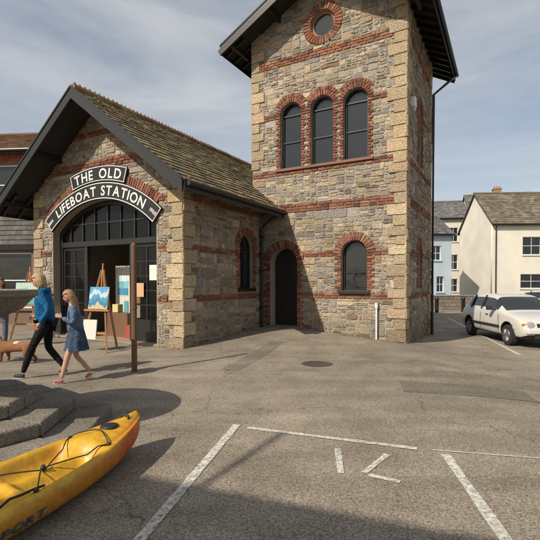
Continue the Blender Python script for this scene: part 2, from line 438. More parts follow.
for a,z,cs in ((-4.4,1.4,[(.1,.3,.4),(.5,.6,.6)]),(-3.6,1.3,[(.5,.3,.1),(.7,.6,.3),(.3,.5,.7)]),(-2.8,1.5,[(.6,.1,.05),(.8,.7,.5)]),(-2.0,1.3,[(.05,.2,.35),(.2,.5,.6)]),(-1.2,1.5,[(.3,.4,.1),(.5,.6,.6)])):
    painting(FF,a,z,.6,.7,-3.96,cs)
I2=MB(); I2.box(FF,-3.5,-2.85,.06,2.05,-1.14,-1.10,(.6,.58,.52)); I2.box(FF,-2.65,-2.15,.06,1.55,-.84,-.80,(.55,.5,.42)); I2.box(FF,-3.3,-2.5,.06,.72,-1.0,-.62,(.16,.08,.045)); I2.box(FF,-2.4,-2.1,.06,.42,-.7,-.45,(.32,.06,.035))
I2.box(FF,-3.2,-2.98,.73,.95,-.9,-.72,(.6,.5,.25)); I2.box(FF,-2.8,-2.65,.73,1.05,-.85,-.78,(.1,.3,.35))
I2.build('display_boards',M_vc,ST)
painting(FF,-3.17,1.2,.45,.6,-1.095,[(.05,.25,.4),(.2,.5,.6),(.6,.7,.7)])
painting(FF,-2.4,.95,.38,.45,-.795,[(.6,.3,.1),(.8,.7,.4)])
PT.build('interior_paintings',M_vc,ST)
J=MB(); c=(.01,)*3
dF=-.22
J.box(FF,cxo-1.98,cxo-1.86,0,3.0,dF-.1,dF,c); J.box(FF,cxo+1.86,cxo+1.98,0,3.0,dF-.1,dF,c)
J.box(FF,cxo-1.86,cxo+1.86,2.56,2.70,dF-.1,dF+.02,c)
for x in (-3.65,-1.92): J.box(FF,x-.05,x+.05,0,2.56,dF-.1,dF,c)
for k in range(-3,4):
    x=cxo+k*.5; zt=zc+math.sqrt((Ro-.1)**2-(x-cxo)**2); w=.035 if k%2 else .05
    J.box(FF,x-w/2,x+w/2,2.70,zt,dF-.07,dF-.01,c)
J.box(FF,cxo-1.7,cxo+1.7,3.16,3.20,dF-.06,dF-.02,c)
def leaf(a0,a1,F=FF,d=dF-.03):
    J.box(F,a0,a0+.07,.03,2.56,d-.05,d,c); J.box(F,a1-.07,a1,.03,2.56,d-.05,d,c)
    J.box(F,a0+.07,a1-.07,.03,.62,d-.045,d-.005,c); J.box(F,a0+.07,a1-.07,2.47,2.56,d-.045,d-.005,c)
    m=(a0+a1)/2; J.box(F,m-.02,m+.02,.62,2.47,d-.04,d-.01,c)
    for k in range(1,5): z=.62+1.85*k/5; J.box(F,a0+.07,a1-.07,z-.014,z+.014,d-.038,d-.012,c)
leaf(-4.66,-3.70); leaf(-1.87,-.94)
FO=Fr(W(-1.95,.30,0),(u*.95-v*.25)); leaf(0.02,.85,FO,0)
J.build('door_joinery',M_black,ST)
slab('arch_frame',FF,[(cxo-1.98,2.6),(cxo+1.98,2.6)]+seg(cxo,zc,Ro+.003,th0),[[(cxo-1.86,2.68),(cxo+1.86,2.68)]+seg(cxo,zc,Ro-.12,math.asin(1.84/(Ro-.12)))],dF-.09,dF+.01,M_black,ST)
slab('fanlight_glass',FF,[(cxo-1.9,2.65),(cxo+1.9,2.65)]+seg(cxo,zc,Ro-.06,math.asin(1.9/(Ro-.06))),[],dF-.048,dF-.044,M_glass2,ST)
for a0,a1 in ((-4.66,-3.70),(-1.87,-.94)):
    slab('door_glass',FF,rectp(a0+.05,a1-.05,.6,2.5),[],dF-.058,dF-.054,M_glass2,ST)
slab('poster',FF,rectp(-1.28,-1.04,1.62,2.0),[],dF-.01,dF-.005,M_white,ST)
slab('poster_2',FF,rectp(-1.75,-1.48,1.2,1.55),[],dF-.01,dF-.005,make_mat('poster_paper',(.55,.35,.2)),ST)
def arcband(R0,R1,th,n=30):
    return [(cxo+R0*math.sin(-th+2*th*k/n),zc+R0*math.cos(-th+2*th*k/n)) for k in range(n+1)]+[(cxo+R1*math.sin(th-2*th*k/n),zc+R1*math.cos(th-2*th*k/n)) for k in range(n+1)]
SG=empty('station_sign')
slab('board',FF,arcband(2.88,3.32,.735),[],.03,.075,M_blackm,SG)
slab('border',FF,arcband(2.895,3.305,.728),[arcband(2.915,3.285,.722)],.074,.080,M_white,SG)
slab('board_upper',FF,arcband(3.34,3.74,.30),[],.046,.085,M_blackm,SG)
slab('border_upper',FF,arcband(3.355,3.725,.295),[arcband(3.372,3.708,.289)],.084,.090,M_white,SG)
T=MB()
def arcmap(R,d,off=0):
    def f(x,lx,ly):
        th=x/(R+.1)+off
        px=cxo+(R+ly)*math.sin(th)+lx*math.cos(th); pz=zc+(R+ly)*math.cos(th)-lx*math.sin(th)
        return FF(px,pz,d)
    return f
put_text(T,'LIFEBOAT STATION',.35,arcmap(2.975,.082),gap=.12,xs=1.0)
put_text(T,'THE OLD',.35,arcmap(3.415,.092),gap=.18,xs=1.05)
put_text(T,'1866',.13,arcmap(3.05,.082,-.68),gap=.1); put_text(T,'1900',.13,arcmap(3.05,.082,.68),gap=.1)
T.build('lettering',M_white,SG)
TB=MB(); RB=MB()
SP1=[(.20,.155,.085),(.17,.14,.08),(.23,.18,.10),(.15,.12,.075),(.19,.16,.1),(.13,.12,.09),(.25,.19,.10)]
def slope_tiles(mb,eL,along,length,up,slen,tw,ex,pal):
    nrm=along.cross(up).normalized()
    if nrm.z<0: nrm=-nrm
    rows=int(slen/ex)+1
    for r in range(rows):
        x=-U(0,tw)
        while x<length:
            w=tw*U(.7,1.3); x0=max(0,x)+.003; x1=min(length,x+w)-.003; x+=w
            if x1-x0<.03: continue
            s0=r*ex+U(-.02,.01); s1=min(s0+ex*1.25,slen)
            if s1<=s0: continue
            p=lambda a,s,h: eL+along*a+up*s+nrm*h
            col=jit(random.choice(pal),.25)
            h=.028+U(0,.012)
            mb.hexa([p(x0,s0,.0),p(x1,s0,.0),p(x1,s1,-.002),p(x0,s1,-.002),p(x0,s0,h+.01),p(x1,s0,h+.01+U(-.006,.006)),p(x1,s1,h-.024),p(x0,s1,h-.024)],col)
def gable_roof(parent,t0,t1,s0,s1,ze,slp,over,tiles,tw,ex,pal,name):
    tm=(t0+t1)/2; zr=ze+(t1-t0)/2*slp; L_=s1-s0
    D=MB(); th=.10
    for te in (t0,t1):
        D.hexa([W(te,s0+.02,ze-th),W(tm,s0+.02,zr-th),W(tm,s1-.02,zr-th),W(te,s1-.02,ze-th),W(te,s0+.02,ze),W(tm,s0+.02,zr),W(tm,s1-.02,zr),W(te,s1-.02,ze)],(.03,.025,.02))
    D.build(name+'_deck',make_mat(name+'_soffit',(.022,.019,.016),bump=.2),parent)
    for te in (t0,t1):
        up=(W(tm,s0,zr)-W(te,s0,ze)); slen=up.length; up.normalize()
        slope_tiles(tiles,W(te,s0,ze+.004),u,L_,up,slen,tw,ex,pal)
    B=MB()
    for s in (s0,s1):
        for te in (t0,t1):
            sg=-1 if s==s0 else 1
            a=W(te,s+sg*.01,0);b=W(tm,s+sg*.01,0)
            o=u*.04*sg
            B.hexa([V(a.x,a.y,ze-.26),V(b.x,b.y,zr-.26),V(b.x,b.y,zr+.0),V(a.x,a.y,ze+.0),V(a.x,a.y,ze-.26)+o,V(b.x,b.y,zr-.26)+o,V(b.x,b.y,zr)+o,V(a.x,a.y,ze)+o],(.01,)*3)
            o2=u*.06*sg
            B.hexa([V(a.x,a.y,ze-.0),V(b.x,b.y,zr-.0),V(b.x,b.y,zr+.05),V(a.x,a.y,ze+.05),V(a.x,a.y,ze-.0)+o2,V(b.x,b.y,zr-.0)+o2,V(b.x,b.y,zr+.05)+o2,V(a.x,a.y,ze+.05)+o2],(.01,)*3)
    for te,sg in ((t0,-1),(t1,1)):
        a=W(te+sg*.005,s0,0);b=W(te+sg*.005,s1,0);o=v*.03*sg
        B.hexa([V(a.x,a.y,ze-.2),V(b.x,b.y,ze-.2),V(b.x,b.y,ze-.02),V(a.x,a.y,ze-.02)]+[p+o for p in (V(a.x,a.y,ze-.2),V(b.x,b.y,ze-.2),V(b.x,b.y,ze-.02),V(a.x,a.y,ze-.02))],(.01,)*3)
        B.tube([W(te+sg*.09,s0+.05,ze-.06),W(te+sg*.09,s1-.05,ze-.06)],.055,(.01,)*3)
    n=int(L_/.45)
    for k in range(n+1):
        s=s0+.25+k*(L_-.5)/n
        for te,sg in ((t0,-1),(t1,1)):
            ti=te-sg*over
            B.beam(W(te-sg*.03,s,ze-th-.05),W(ti,s,ze-th-.05+over*slp),.06,.1)
    for f in (0,.5,1):
        for te in (t0,t1):
            t=te+(tm-te)*(.12+f*.86); z=ze+abs(t-te)*slp-th-.09
            B.beam(W(t,s0+.02,z),W(t,s0+over+.3,z),.1,.14)
    B.build(name+'_bargeboards',M_black,parent)
    return tm,zr
tm,zr=gable_roof(ST,-SW-.7,.7,-.8,SL+.3,3.68,sl,.7,TB,.30,.22,SP1,'roof')
s=-.8
while s<SL+.3:
    col=jit((.24,.15,.085),.25); dz=U(-.008,.008)
    RB.tube([W(tm,s+.005,zr+.02+dz),W(tm,s+.285,zr+.02+dz)],.10,col,8)
    for q in (.07,.21):
        RB.tube([W(tm,s+q,zr+.10+dz),W(tm,s+q,zr+.165+dz)],[.045,.018],col,6)
    s+=.29
MS=MB()
upR=(W(tm,0,zr)-W(.7,0,3.68)).normalized(); slR=(W(tm,0,zr)-W(.7,0,3.68)).length
for k in range(260):
    a=U(-.7,SL); q=U(.05,slR-.1); p=W(.7,a,3.68)+upR*q+V(0,0,.045); r=U(.015,.05)
    MS.tube([p-V(0,0,.02),p+V(0,0,r*.3),p+V(0,0,r*.6)],[r,r*.85,r*.35],jit((.10,.10,.035),.3),7)
MS.build('roof_moss',M_slate,ST)
TB.build('roof_slates',M_slate,ST); RB.build('ridge_tiles',M_slate,ST)
# ---------------------------------------------------------------- tower
TW=empty('stone_tower')
tL=-.36;tR=4.24;s0=3.69;TD=3.9;tsl=.54;tez=9.02;tap=tez+(tR-tL)/2*tsl
F1=Fr(W(0,s0,0),v)
Fd=[(tL,-.3),(tR,-.3),(tR,tez),((tL+tR)/2,tap),(tL,tez)]
uw=[.95,1.93,2.91]
holes=[archp(a,.68,4.93,6.50) for a in uw]
gw=archp(2.88,.72,1.34,2.36); holes.append(gw)
dr=archp(.71,.90,-.3,2.14); holes.append(dr)
rc=(1.94,8.86);rr=.36
holes.append([(rc[0]+rr*math.cos(2*pi*k/28),rc[1]+rr*math.sin(2*pi*k/28)) for k in range(28)])
slab('front_wall',F1,Fd,holes,-.4,0,M_mortar,TW)
TS=MB();TBk=MB()
tb=[(1.12,2),(2.30,2),(3.62,3),(4.74,2),(6.42,2),(7.95,3)]
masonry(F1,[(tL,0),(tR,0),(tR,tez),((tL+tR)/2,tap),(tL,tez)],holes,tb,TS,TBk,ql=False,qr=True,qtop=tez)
z=5.0;k=0
while z<tez-.2:
    h=U(.25,.33); w=(.42 if k%2 else .26)
    block(TS,F1,[(tL-.04,z+.006),(tL+w,z+.006),(tL+w,z+h-.006),(tL-.04,z+h-.006)],.044,.014,jit(random.choice(QPAL),.16),cut=.016); z+=h;k+=1
for a in uw:
    ring(F1,TBk,a,6.50,.34,.145,step=.075); jambs(F1,TBk,a,.68,4.93,6.5,.14)
    ring(F1,TBk,a,6.50,.345+.145,.11,.55 ,pi-.55,d=.034)
    window(TW,F1,a,.68,4.93,6.84,True,d=-.13,cols=1,rows=3,name='upper_window',fw=.05)
S=MB(); S.box(F1,uw[0]-.5,uw[2]+.5,4.85,4.925,-.1,.075,(.3,.1,.06)); S.build('upper_sill',make_mat('sill_brick',(.20,.10,.07),bump=.4),TW,bevel=.008)
ring(F1,TBk,2.88,2.36,.36,.24); jambs(F1,TBk,2.88,.72,1.34,2.36,.2)
window(TW,F1,2.88,.72,1.34,2.72,True,d=-.13,cols=1,rows=2,sill=M_black,name='lower_window')
ring(F1,TBk,.71,2.14,.45,.24); jambs(F1,TBk,.71,.90,.1,2.14,.2)
ring(F1,TBk,rc[0],rc[1],rr,.23,0,2*pi)
circ=lambda r: [(rc[0]+r*math.cos(2*pi*k/28),rc[1]+r*math.sin(2*pi*k/28)) for k in range(28)]
slab('round_frame',F1,circ(rr+.004),[circ(rr-.06)],-.16,-.08,make_mat('timber_frame',(.30,.16,.08)),TW)
slab('round_glass',F1,circ(rr-.03),[],-.13,-.125,M_glass,TW)
slab('door_leaf',F1,archp(.71,.91,0,2.14),[],-.36,-.31,M_black,TW)
DB=MB()
for k in range(6): DB.box(F1,.71-.40+k*.14,.71-.40+k*.14+.125,.15,2.1,-.31,-.30,(.01,)*3)
DB.box(F1,.30,1.12,.9,1.0,-.30,-.28,(.01,)*3)
DB.build('door_planks',M_black,TW)
ds=MB(); ds.box(F1,.2,1.22,.0,.27,-.4,.10,(.3,.3,.3)); ds.build('door_step',M_granite,TW,bevel=.01)
F2=Fr(W(tR,s0,0),u)
sw=archp(1.9,.55,5.0,6.5); sw2=archp(1.9,.55,1.4,2.4)
slab('side_wall',F2,rectp(.4,TD,-.3,tez),[sw,sw2],-.4,0,M_mortar,TW)
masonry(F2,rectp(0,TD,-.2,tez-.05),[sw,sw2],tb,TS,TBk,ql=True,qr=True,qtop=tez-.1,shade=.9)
for z0_,zs_ in ((5.0,6.5),(1.4,2.4)):
    ring(F2,TBk,1.9,zs_,.275,.2); jambs(F2,TBk,1.9,.55,z0_,zs_,.18)
    window(TW,F2,1.9,.55,z0_,zs_+.275,True,d=-.15,cols=1,rows=2,name='side_window')
F3=Fr(W(tL,s0+TD,0),-u); slab('left_wall',F3,rectp(0,TD-.4,3.2,tez),[],-.4,0,M_mortar,TW)
masonry(F3,rectp(0,TD,4.2,tez-.05),[],tb[3:],TS,TBk)
F4=Fr(W(tR,s0+TD,0),-v); slab('rear_wall',F4,[(.4,-.3),(tR-tL-.4,-.3),(tR-tL-.4,tez),((tR-tL)/2,tap-.2),(.4,tez)],[],-.4,-.01,M_mortar,TW)
TS.build('rubble_stones',M_stone,TW); TBk.build('brickwork',M_brick,TW)
SB.build('rubble_stones',M_stone,ST); BB.build('brickwork',M_brick,ST)
TT=MB()
gable_roof(TW,tL-.7,tR+.65,s0-.7,s0+TD+.7,tez-.7*tsl,tsl,.65,TT,.25,.2,[(.10,.10,.11),(.08,.08,.09),(.12,.12,.12)],'roof')
TT.build('roof_slates',M_slate,TW)
PP=MB(); c=(.02,)*3
PP.tube([W(.60,3.45,3.55),W(.30,3.45,3.35),W(.10,3.45,3.2),W(.10,3.45,.15)],.045)
for z in (.8,1.9,2.9): PP.box(FS,3.40,3.50,z,z+.04,.0,.16)
PP.build('downpipe',M_pipe,ST)
P2=MB(); zz=tez-.7*tsl-.1
P2.tube([W(tR+.72,s0+TD+.55,zz),W(tR+.6,s0+TD+.2,zz-.25),W(tR+.10,s0+TD-.1,zz-.75),W(tR+.10,s0+TD-.1,-.2)],.045)
P2.build('downpipe',M_pipe,TW)
P3=MB(); P3.tube([W(3.52,s0-.08,.9),W(3.52,s0-.08,0.02)],.025); P3.tube([W(3.52,s0-.08,1.02),W(3.52,s0-.08,.88)],.04); P3.build('vent_pipe',M_white,TW)
P4=MB(); P4.box(F2,.35,.55,6.2,6.45,.03,.16); P4.tube([F2(.45,6.2,.1),F2(.45,6.1,.14)],.03); P4.build('wall_lamp',M_white,TW,bevel=.02)
WD=MB()
def weeds(p,q,n):
    for k in range(n):
        c=p.lerp(q,random.random()); c=c+V(U(-.02,.02),U(-.10,.0),0); z0=gh(c.x,c.y)
        if random.random()<.5: continue
        for j in range(6):
            a=U(0,2*pi); l=U(.02,.07); WD.poly([V(c.x,c.y,z0),V(c.x+.006,c.y,z0),V(c.x+math.cos(a)*l*.8,c.y+math.sin(a)*l*.8-.01,z0+l)],jit((.07,.10,.03),.3))
weeds(W(.04,.1,0),W(.04,3.6,0),50); weeds(W(1.3,s0-.05,0),W(tR,s0-.05,0),50); weeds(W(tR+.06,s0,0),W(tR+.06,s0+TD,0),40); weeds(W(-.75,-.05,0),W(0,-.05,0),15)
WD.build('wall_foot_weeds',M_vc)
# ---------------------------------------------------------------- other buildings
def house(name,F,w,d,wh,rh,wins,wallc,roofc,fc=(.7,.7,.7),chim=(),over=.3,doors=(),base=-.25):
    E=empty(name); wm=make_mat(name+'_wall',wallc,rough=.9,var=.12,nscale=.6,var2=.08,fscale=20,bump=.3)
    hs=[rectp(a-ww/2,a+ww/2,z,z+hh) for a,z,ww,hh in list(wins)+list(doors)]
    slab('front_wall',F,rectp(0,w,base,wh),hs,-.3,0,wm,E)
    fm=make_mat(name+'_frames',fc,rough=.5,bump=0)
    for i,(a,z,ww,hh) in enumerate(wins): window(E,F,a,ww,z,z+hh,False,d=-.1,cols=2,rows=2,fm=fm,sill=wm,name='window')
    for a,z,ww,hh in doors:
        slab('door',F,rectp(a-ww/2,a+ww/2,z,z+hh),[],-.2,-.15,M_black,E)
    for sgn,a0 in ((0,0),(1,w)):
        FSd=Fr(F(a0,0,0),-F.n) if sgn else Fr(F(0,0,-d),F.n)
        slab('gable_wall',FSd,[(.3 if sgn else 0,base),(d if sgn else d-.3,base),(d if sgn else d-.3,wh),(d/2,wh+rh-.1),(.3 if sgn else 0,wh)],[],-.3,0,wm,E)
    slab('rear_wall',Fr(F(w,0,-d),-F.ax),rectp(.3,w-.3,base,wh),[],-.3,-.01,wm,E)
    T_=MB(); slp=rh/(d/2)
    zE=wh-over*slp
    for sgn in (0,1):
        dd=over if sgn==0 else -d-over
        p0=F(-over*.5,zE,dd); ridge=F(-over*.5,wh+rh,-d/2); up=(ridge-p0); sn=up.length; up.normalize()
        q=F(w+over*.5,zE,dd); r2=F(w+over*.5,wh+rh,-d/2); o=V(0,0,-.12)
        T_.hexa([p0+o,q+o,r2+o,ridge+o,p0,q,r2,ridge],(.05,.05,.05))
        slope_tiles(T_,p0+V(0,0,.004),F.ax,w+over,up,sn,.35,.3,[roofc,tuple(c*.8 for c in roofc),tuple(c*1.15 for c in roofc)])
    T_.tube([F(-over*.5,wh+rh+.03,-d/2),F(w+over*.5,wh+rh+.03,-d/2)],.11,tuple(c*.9 for c in roofc),8)
    T_.build('roof',M_slate,E)
    G_=MB(); G_.tube([F(-.1,zE-.02,over+.05),F(w+.1,zE-.02,over+.05)],.06,(.1,)*3); G_.tube([F(.25,zE,over+.03),F(.25,zE-.35,.08),F(.25,0,.08)],.045); G_.build('gutter',M_pipe,E)
    C=MB()
    for (a,cw,chh) in chim:
        C.box(F,a-cw/2,a+cw/2,wh+rh-.8,wh+rh+chh,-d/2-.35,-d/2+.35,(.27,.20,.14))
        C.box(F,a-cw/2-.05,a+cw/2+.05,wh+rh+chh,wh+rh+chh+.12,-d/2-.4,-d/2+.4,(.25,.18,.13))
        for k in range(3):
            x=a-cw/2+cw*(k+.5)/3; p=F(x,wh+rh+chh+.1,-d/2); C.tube([p,p+V(0,0,.3)],[.10,.08],(.36,.17,.09),8)
    if C.v: C.build('chimneys',M_brick,E)
    return E
gz=-.2
house('rendered_house',Fr((9.2,35,gz),(1,.05)),5.7,6,5.9,1.7,[(4.4,3.6,.8,1.2),(2.8,3.6,.8,1.2),(4.75,1.0,.6,1.3)],(.42,.50,.56),(.13,.12,.12),doors=((3.6,0,.9,2.1),))
house('terraced_house',Fr((16.2,47,gz),(1,-.18)),5.2,7,8.9,2.2,[(1.2,6.2,.9,1.5),(3.6,6.2,.9,1.5),(1.2,3.2,.9,1.6),(3.6,3.2,.9,1.6),(3.6,.8,.9,1.4)],(.60,.56,.48),(.15,.145,.14),doors=((1.2,0,1,2.1),))
house('terraced_house',Fr((21.35,46.0,gz),(1,-.28)),6.5,7,9.4,2.3,[(1.2,6.6,.9,1.5),(3.6,6.6,.9,1.5),(1.2,3.4,.9,1.6),(3.6,3.4,.9,1.6),(5.5,6.6,.9,1.5)],(.55,.49,.40),(.16,.15,.14),chim=((3.3,.8,.5),),doors=((2.4,0,1,2.1),))
house('rendered_house',Fr((18.6,36,gz),(1,-.05)),12,7,6.9,3.0,[(3.2,4.1,1.5,1.5),(7,4.1,1.5,1.5),(3.2,1.3,1.8,1.2),(7,1.3,1.5,1.3)],(.66,.62,.53),(.16,.135,.10))
FH=Fr((-19.5,17.2,0),(1,-.10))
SH=house('shop_building',FH,11.6,8,6.6,1.9,[(9.1,4.5,2.6,1.5),(5,4.5,2,1.5),(9.2,.6,2.8,2.1),(5,.6,3,2.1)],(.16,.11,.08),(.15,.085,.05),doors=((7.2,0,1,2.2),))
hb=MB(); hbk=MB()
for r in range(8):
    x=-U(0,.2)
    while x<11.6:
        x0=max(0,x);x1=min(11.6,x+.24)-.006; x+=.24
        if x1<=x0: continue
        hb.hexa([FH(x0,3.0+r*.18,.02),FH(x1,3.0+r*.18,.02),FH(x1,3.2+r*.18,.0),FH(x0,3.2+r*.18,.0),FH(x0,3.0+r*.18,.05),FH(x1,3.0+r*.18,.05),FH(x1,3.2+r*.18,.02),FH(x0,3.2+r*.18,.02)],jit((.12,.11,.10),.25))
hb.box(FH,0,11.6,2.78,2.98,0,.12,(.02,.02,.02))
hb.build('hung_slates',M_slate,SH)
for r in range(7):
    x=-U(0,.2)
    while x<11.6:
        x0=max(0,x);x1=min(11.6,x+.225); x+=.225
        if x1-x0<.03: continue
        block(hbk,FH,[(x0+.006,6.05+r*.078+.006),(x1-.006,6.05+r*.078+.006),(x1-.006,6.05+(r+1)*.078-.006),(x0+.006,6.05+(r+1)*.078-.006)],.02,.006,jit((.27,.09,.05),.25))
hbk.build('brick_course',M_brick,SH)
HB=house('terraced_house',Fr((4.4,-8.8,0),(-.94,.34)),13.9,7,9.0,2.0,[(2,1,1.2,1.6),(5,1,1.2,1.6),(8,1,1.2,1.6),(11,1,1.2,1.6),(2,4.5,1.2,1.6),(5,4.5,1.2,1.6),(8,4.5,1.2,1.6),(11,4.5,1.2,1.6)],(.5,.44,.36),(.1,.1,.1),over=.2)
AE=MB(); AE.tube([V(-8.1,-4.25,8.6),V(-8.55,-3.9,10.25)],.035); AE.build('aerial_mast',M_pipe,HB)
BW=MB(); FB=Fr((9,28,gz),(1,.1))
for r in range(4):
    x=0
    while x<9.5:
        w=U(.3,.6); block(BW,FB,[(x+.01,r*.22+.01),(x+w-.01,r*.22+.01),(x+w-.01,r*.22+.21),(x+.01,r*.22+.21)],.03,.02,jit((.24,.20,.16),.2)); x+=w
BW.box(FB,0,9.8,0,.88,-.3,0,(.25,.22,.18)); BW.box(FB,-.05,9.9,.88,.96,-.35,.06,(.3,.27,.23))
BW.build('stone_wall',M_stone)
for i,(x,y) in enumerate(((9.9,25.5),(11.6,25.8),(13.3,26.1))):
    b=MB(); b.lathe(V(x,y,gz),[(.11,0),(.11,.75),(.13,.78),(.13,.84),(.07,.95),(.0,1.0)],14); b.build('bollard',M_black,smooth=True)
b=MB(); b.lathe(V(8.75,24.5,gz),[(.26,0),(.28,.9),(.32,.92),(.32,1.0),(.22,1.2),(.0,1.25)],20); b.build('litter_bin',M_black,smooth=True)

# ---------------------------------------------------------------- skinned helper
def skin(name,pts,edges,rad,mat,parent,root=0,sub=2):
    me=bpy.data.meshes.new(name); me.from_pydata([tuple(p) for p in pts],edges,[])
    ob=bpy.data.objects.new(name,me); COL.objects.link(ob)
    ob.modifiers.new('s','SKIN')
    for i,r in enumerate(rad):
        me.skin_vertices[0].data[i].radius=(r,r) if not isinstance(r,tuple) else r
        me.skin_vertices[0].data[i].use_root=(i==root)
    ss=ob.modifiers.new('b','SUBSURF'); ss.levels=sub; ss.render_levels=sub
    bpy.context.view_layer.update()
    me2=bpy.data.meshes.new_from_object(ob.evaluated_get(bpy.context.evaluated_depsgraph_get()))
    bpy.data.objects.remove(ob)
    me2.name=name; me2.materials.clear(); me2.materials.append(mat)
    me2.polygons.foreach_set('use_smooth',[True]*len(me2.polygons))
    o=bpy.data.objects.new(name,me2); link(o,parent); return o
def chain(name,pts,rad,mat,parent,sub=2): return skin(name,pts,[(i,i+1) for i in range(len(pts)-1)],rad,mat,parent,0,sub)
def cloth(name,c,var2=.2,fs=16): return make_mat(name,c,rough=.85,var=.18,nscale=5,var2=var2,fscale=fs,bump=1.0,bdist=.03,spec=.2)
M_skin=make_mat('skin',(.50,.28,.19),rough=.5,var=.03,var2=.03,bump=.05)
def human(name,h,heading,loc,legs,arms,top,bottom,shoe,hairc,bare_legs=False,skirt=None,lean=.04,headtilt=.0,hair_long=.25,topthick=1.0,bag=None,hood=False):
    E=empty(name); s=h/1.7
    mt=cloth(name+'_top',top); mb_=cloth(name+'_bottom',bottom); ms=cloth(name+'_shoe',shoe); mh=make_mat(name+'_hair',hairc,rough=.55,var=.25,nscale=20,var2=.35,fscale=90,bump=.9,stretch=(1,1,.2))
    P={}
    P['pel']=V(0,0,.93);P['waist']=V(lean*.5,0,1.08);P['chest']=V(lean,0,1.27);P['nb']=V(lean*1.1,0,1.43);P['nk']=V(lean*1.3+.01,0,1.49);P['hd']=V(lean*1.5+.02,0,1.56)
    body=[P['pel'],P['waist'],P['chest'],P['nb'],P['nk'],P['hd']]
    br=[.13,.115,.13,.075,.048,.045]
    be=[(0,1),(1,2),(2,3),(3,4),(4,5)]
    tb_=[P['pel']-V(0,0,.06),P['waist'],P['chest'],P['nb']]; tr=[.165*topthick,.138*topthick,.148*topthick,.085]; te=[(0,1),(1,2),(2,3)]
    lb=[V(0,0,.96)];lr=[.14];le=[]
    hands=[]
    for sg,(sh,el,wr) in zip((1,-1),arms):
        for lst,rad,ed,k in ((body,br,be,1.0),(tb_,tr,te,1.25*topthick)):
            b=len(lst); lst+= [V(sh[0]+lean,sg*(.165+sh[1]),1.38+sh[2]),V(el[0],sg*el[1],el[2]),V(wr[0],sg*wr[1],wr[2])]
            rad+=[.052*k,.04*k,.028*k*(1.1 if k>1 else 1)]; ed+=[(2,b),(b,b+1),(b+1,b+2)]
        hands.append((V(wr[0],sg*wr[1],wr[2]),(V(wr[0],sg*wr[1],wr[2])-V(el[0],sg*el[1],el[2])).normalized(),sg))
    for sg,(kn,an,to) in zip((1,-1),legs):
        for lst,rad,ed,k in ((body,br,be,1.0),(lb,lr,le,1.12)):
            b=len(lst); y=sg*.085
            lst+=[V(0,y,.88),V(kn[0],y*1.05,kn[1]),V(kn[0]*.45+an[0]*.55,y,kn[1]*.45+an[1]*.55+0),V(an[0],y*.9,an[1])]
            rad+=[.085*k,.056*k,.052*k,.034*k]; ed+=[(0,b),(b,b+1),(b+1,b+2),(b+2,b+3)]
    sc=lambda L_: [p*s for p in L_]
    sr=lambda L_: [r*s for r in L_]
    skin('body',sc(body),be,sr(br),M_skin,E)
    skin('jacket',sc(tb_),te,sr(tr),mt,E)
    if hood: chain('hood',sc([V(lean*1.1+.03,-.085,1.44),V(lean-.05,-.09,1.45),V(lean-.10,0,1.44),V(lean-.05,.09,1.45),V(lean*1.1+.03,.085,1.44)]),sr([.03,.045,.06,.045,.03]),mt,E)
    if not bare_legs: skin('leggings',sc(lb),le,sr(lr),mb_,E)
    for sg,(kn,an,to) in zip((1,-1),legs):
        y=sg*.08; a=V(an[0],y,an[1]-.02); t=V(to[0],y+sg*.015,to[1]); d=(t-a)
        heel=a+V(-.035,0,-.035)
        chain('shoe',sc([heel,a+d*.45+V(0,0,-.012),t]),sr([.040,.044,.033]),ms,E)
        chain('sole',sc([heel-V(0,0,.018),a+d*.45+V(0,0,-.034),t-V(0,0,.012)]),sr([.034,.038,.030]),M_white,E,1)
    if skirt:
        S_=MB(); n=40; rings=[]
        for i,(z,r) in enumerate(((1.02,.14),(.92,.17),(.80,.20),(.68,.225),(.60,.24))):
            b=len(S_.v)
            for k in range(n):
                a=2*pi*k/n; rr_=r*(1+.09*i/4*math.sin(a*9)+.04*i/4*math.sin(a*4+1)); S_.v.append(tuple(V(math.cos(a)*rr_*.85,math.sin(a)*rr_,z)*s)); S_.c.append((.1,)*3)
            rings.append(b)
        for i in range(4):
            for k in range(n): S_.f.append((rings[i]+k,rings[i]+(k+1)%n,rings[i+1]+(k+1)%n,rings[i+1]+k))
        S_.build('skirt',cloth(name+'_skirt',skirt),E,smooth=True)
    hc=(P['hd']+V(.02,0,.045))
    bm=bmesh.new(); bmesh.ops.create_uvsphere(bm,u_segments=28,v_segments=20,radius=1)
    for q in bm.verts:
        x,y,z=q.co
        if z<0: y*=1-.32*(-z)**1.2; x=x*(1-.1*(-z))+.12*(-z)*(x>0)
        if x>.5: x=.5+(x-.5)*.8
        nz=math.exp(-((y/.16)**2+((z+.12)/.2)**2)); 
        if x>.3: x+=.22*nz
        for sy in (-1,1):
            e=math.exp(-(((y-sy*.38)/.2)**2+((z-.08)/.13)**2))
            if x>.2: x-=.12*e
        if x>.3: x+=.06*math.exp(-((y/.3)**2+((z+.5)/.07)**2))
        q.co=(x*.098,y*.076,z*.118)
    rot=Matrix.Rotation(headtilt,4,'Y')
    bm.transform(Matrix.Scale(s,4)@Matrix.Translation(hc)@rot)
    me=bpy.data.meshes.new('head'); bm.to_mesh(me); bm.free(); me.materials.append(M_skin); me.polygons.foreach_set('use_smooth',[True]*len(me.polygons))
    link(bpy.data.objects.new('head',me),E)
    Hd=lambda x,y,z: (hc+(rot@V(x,y,z)))*s
    FA=MB()
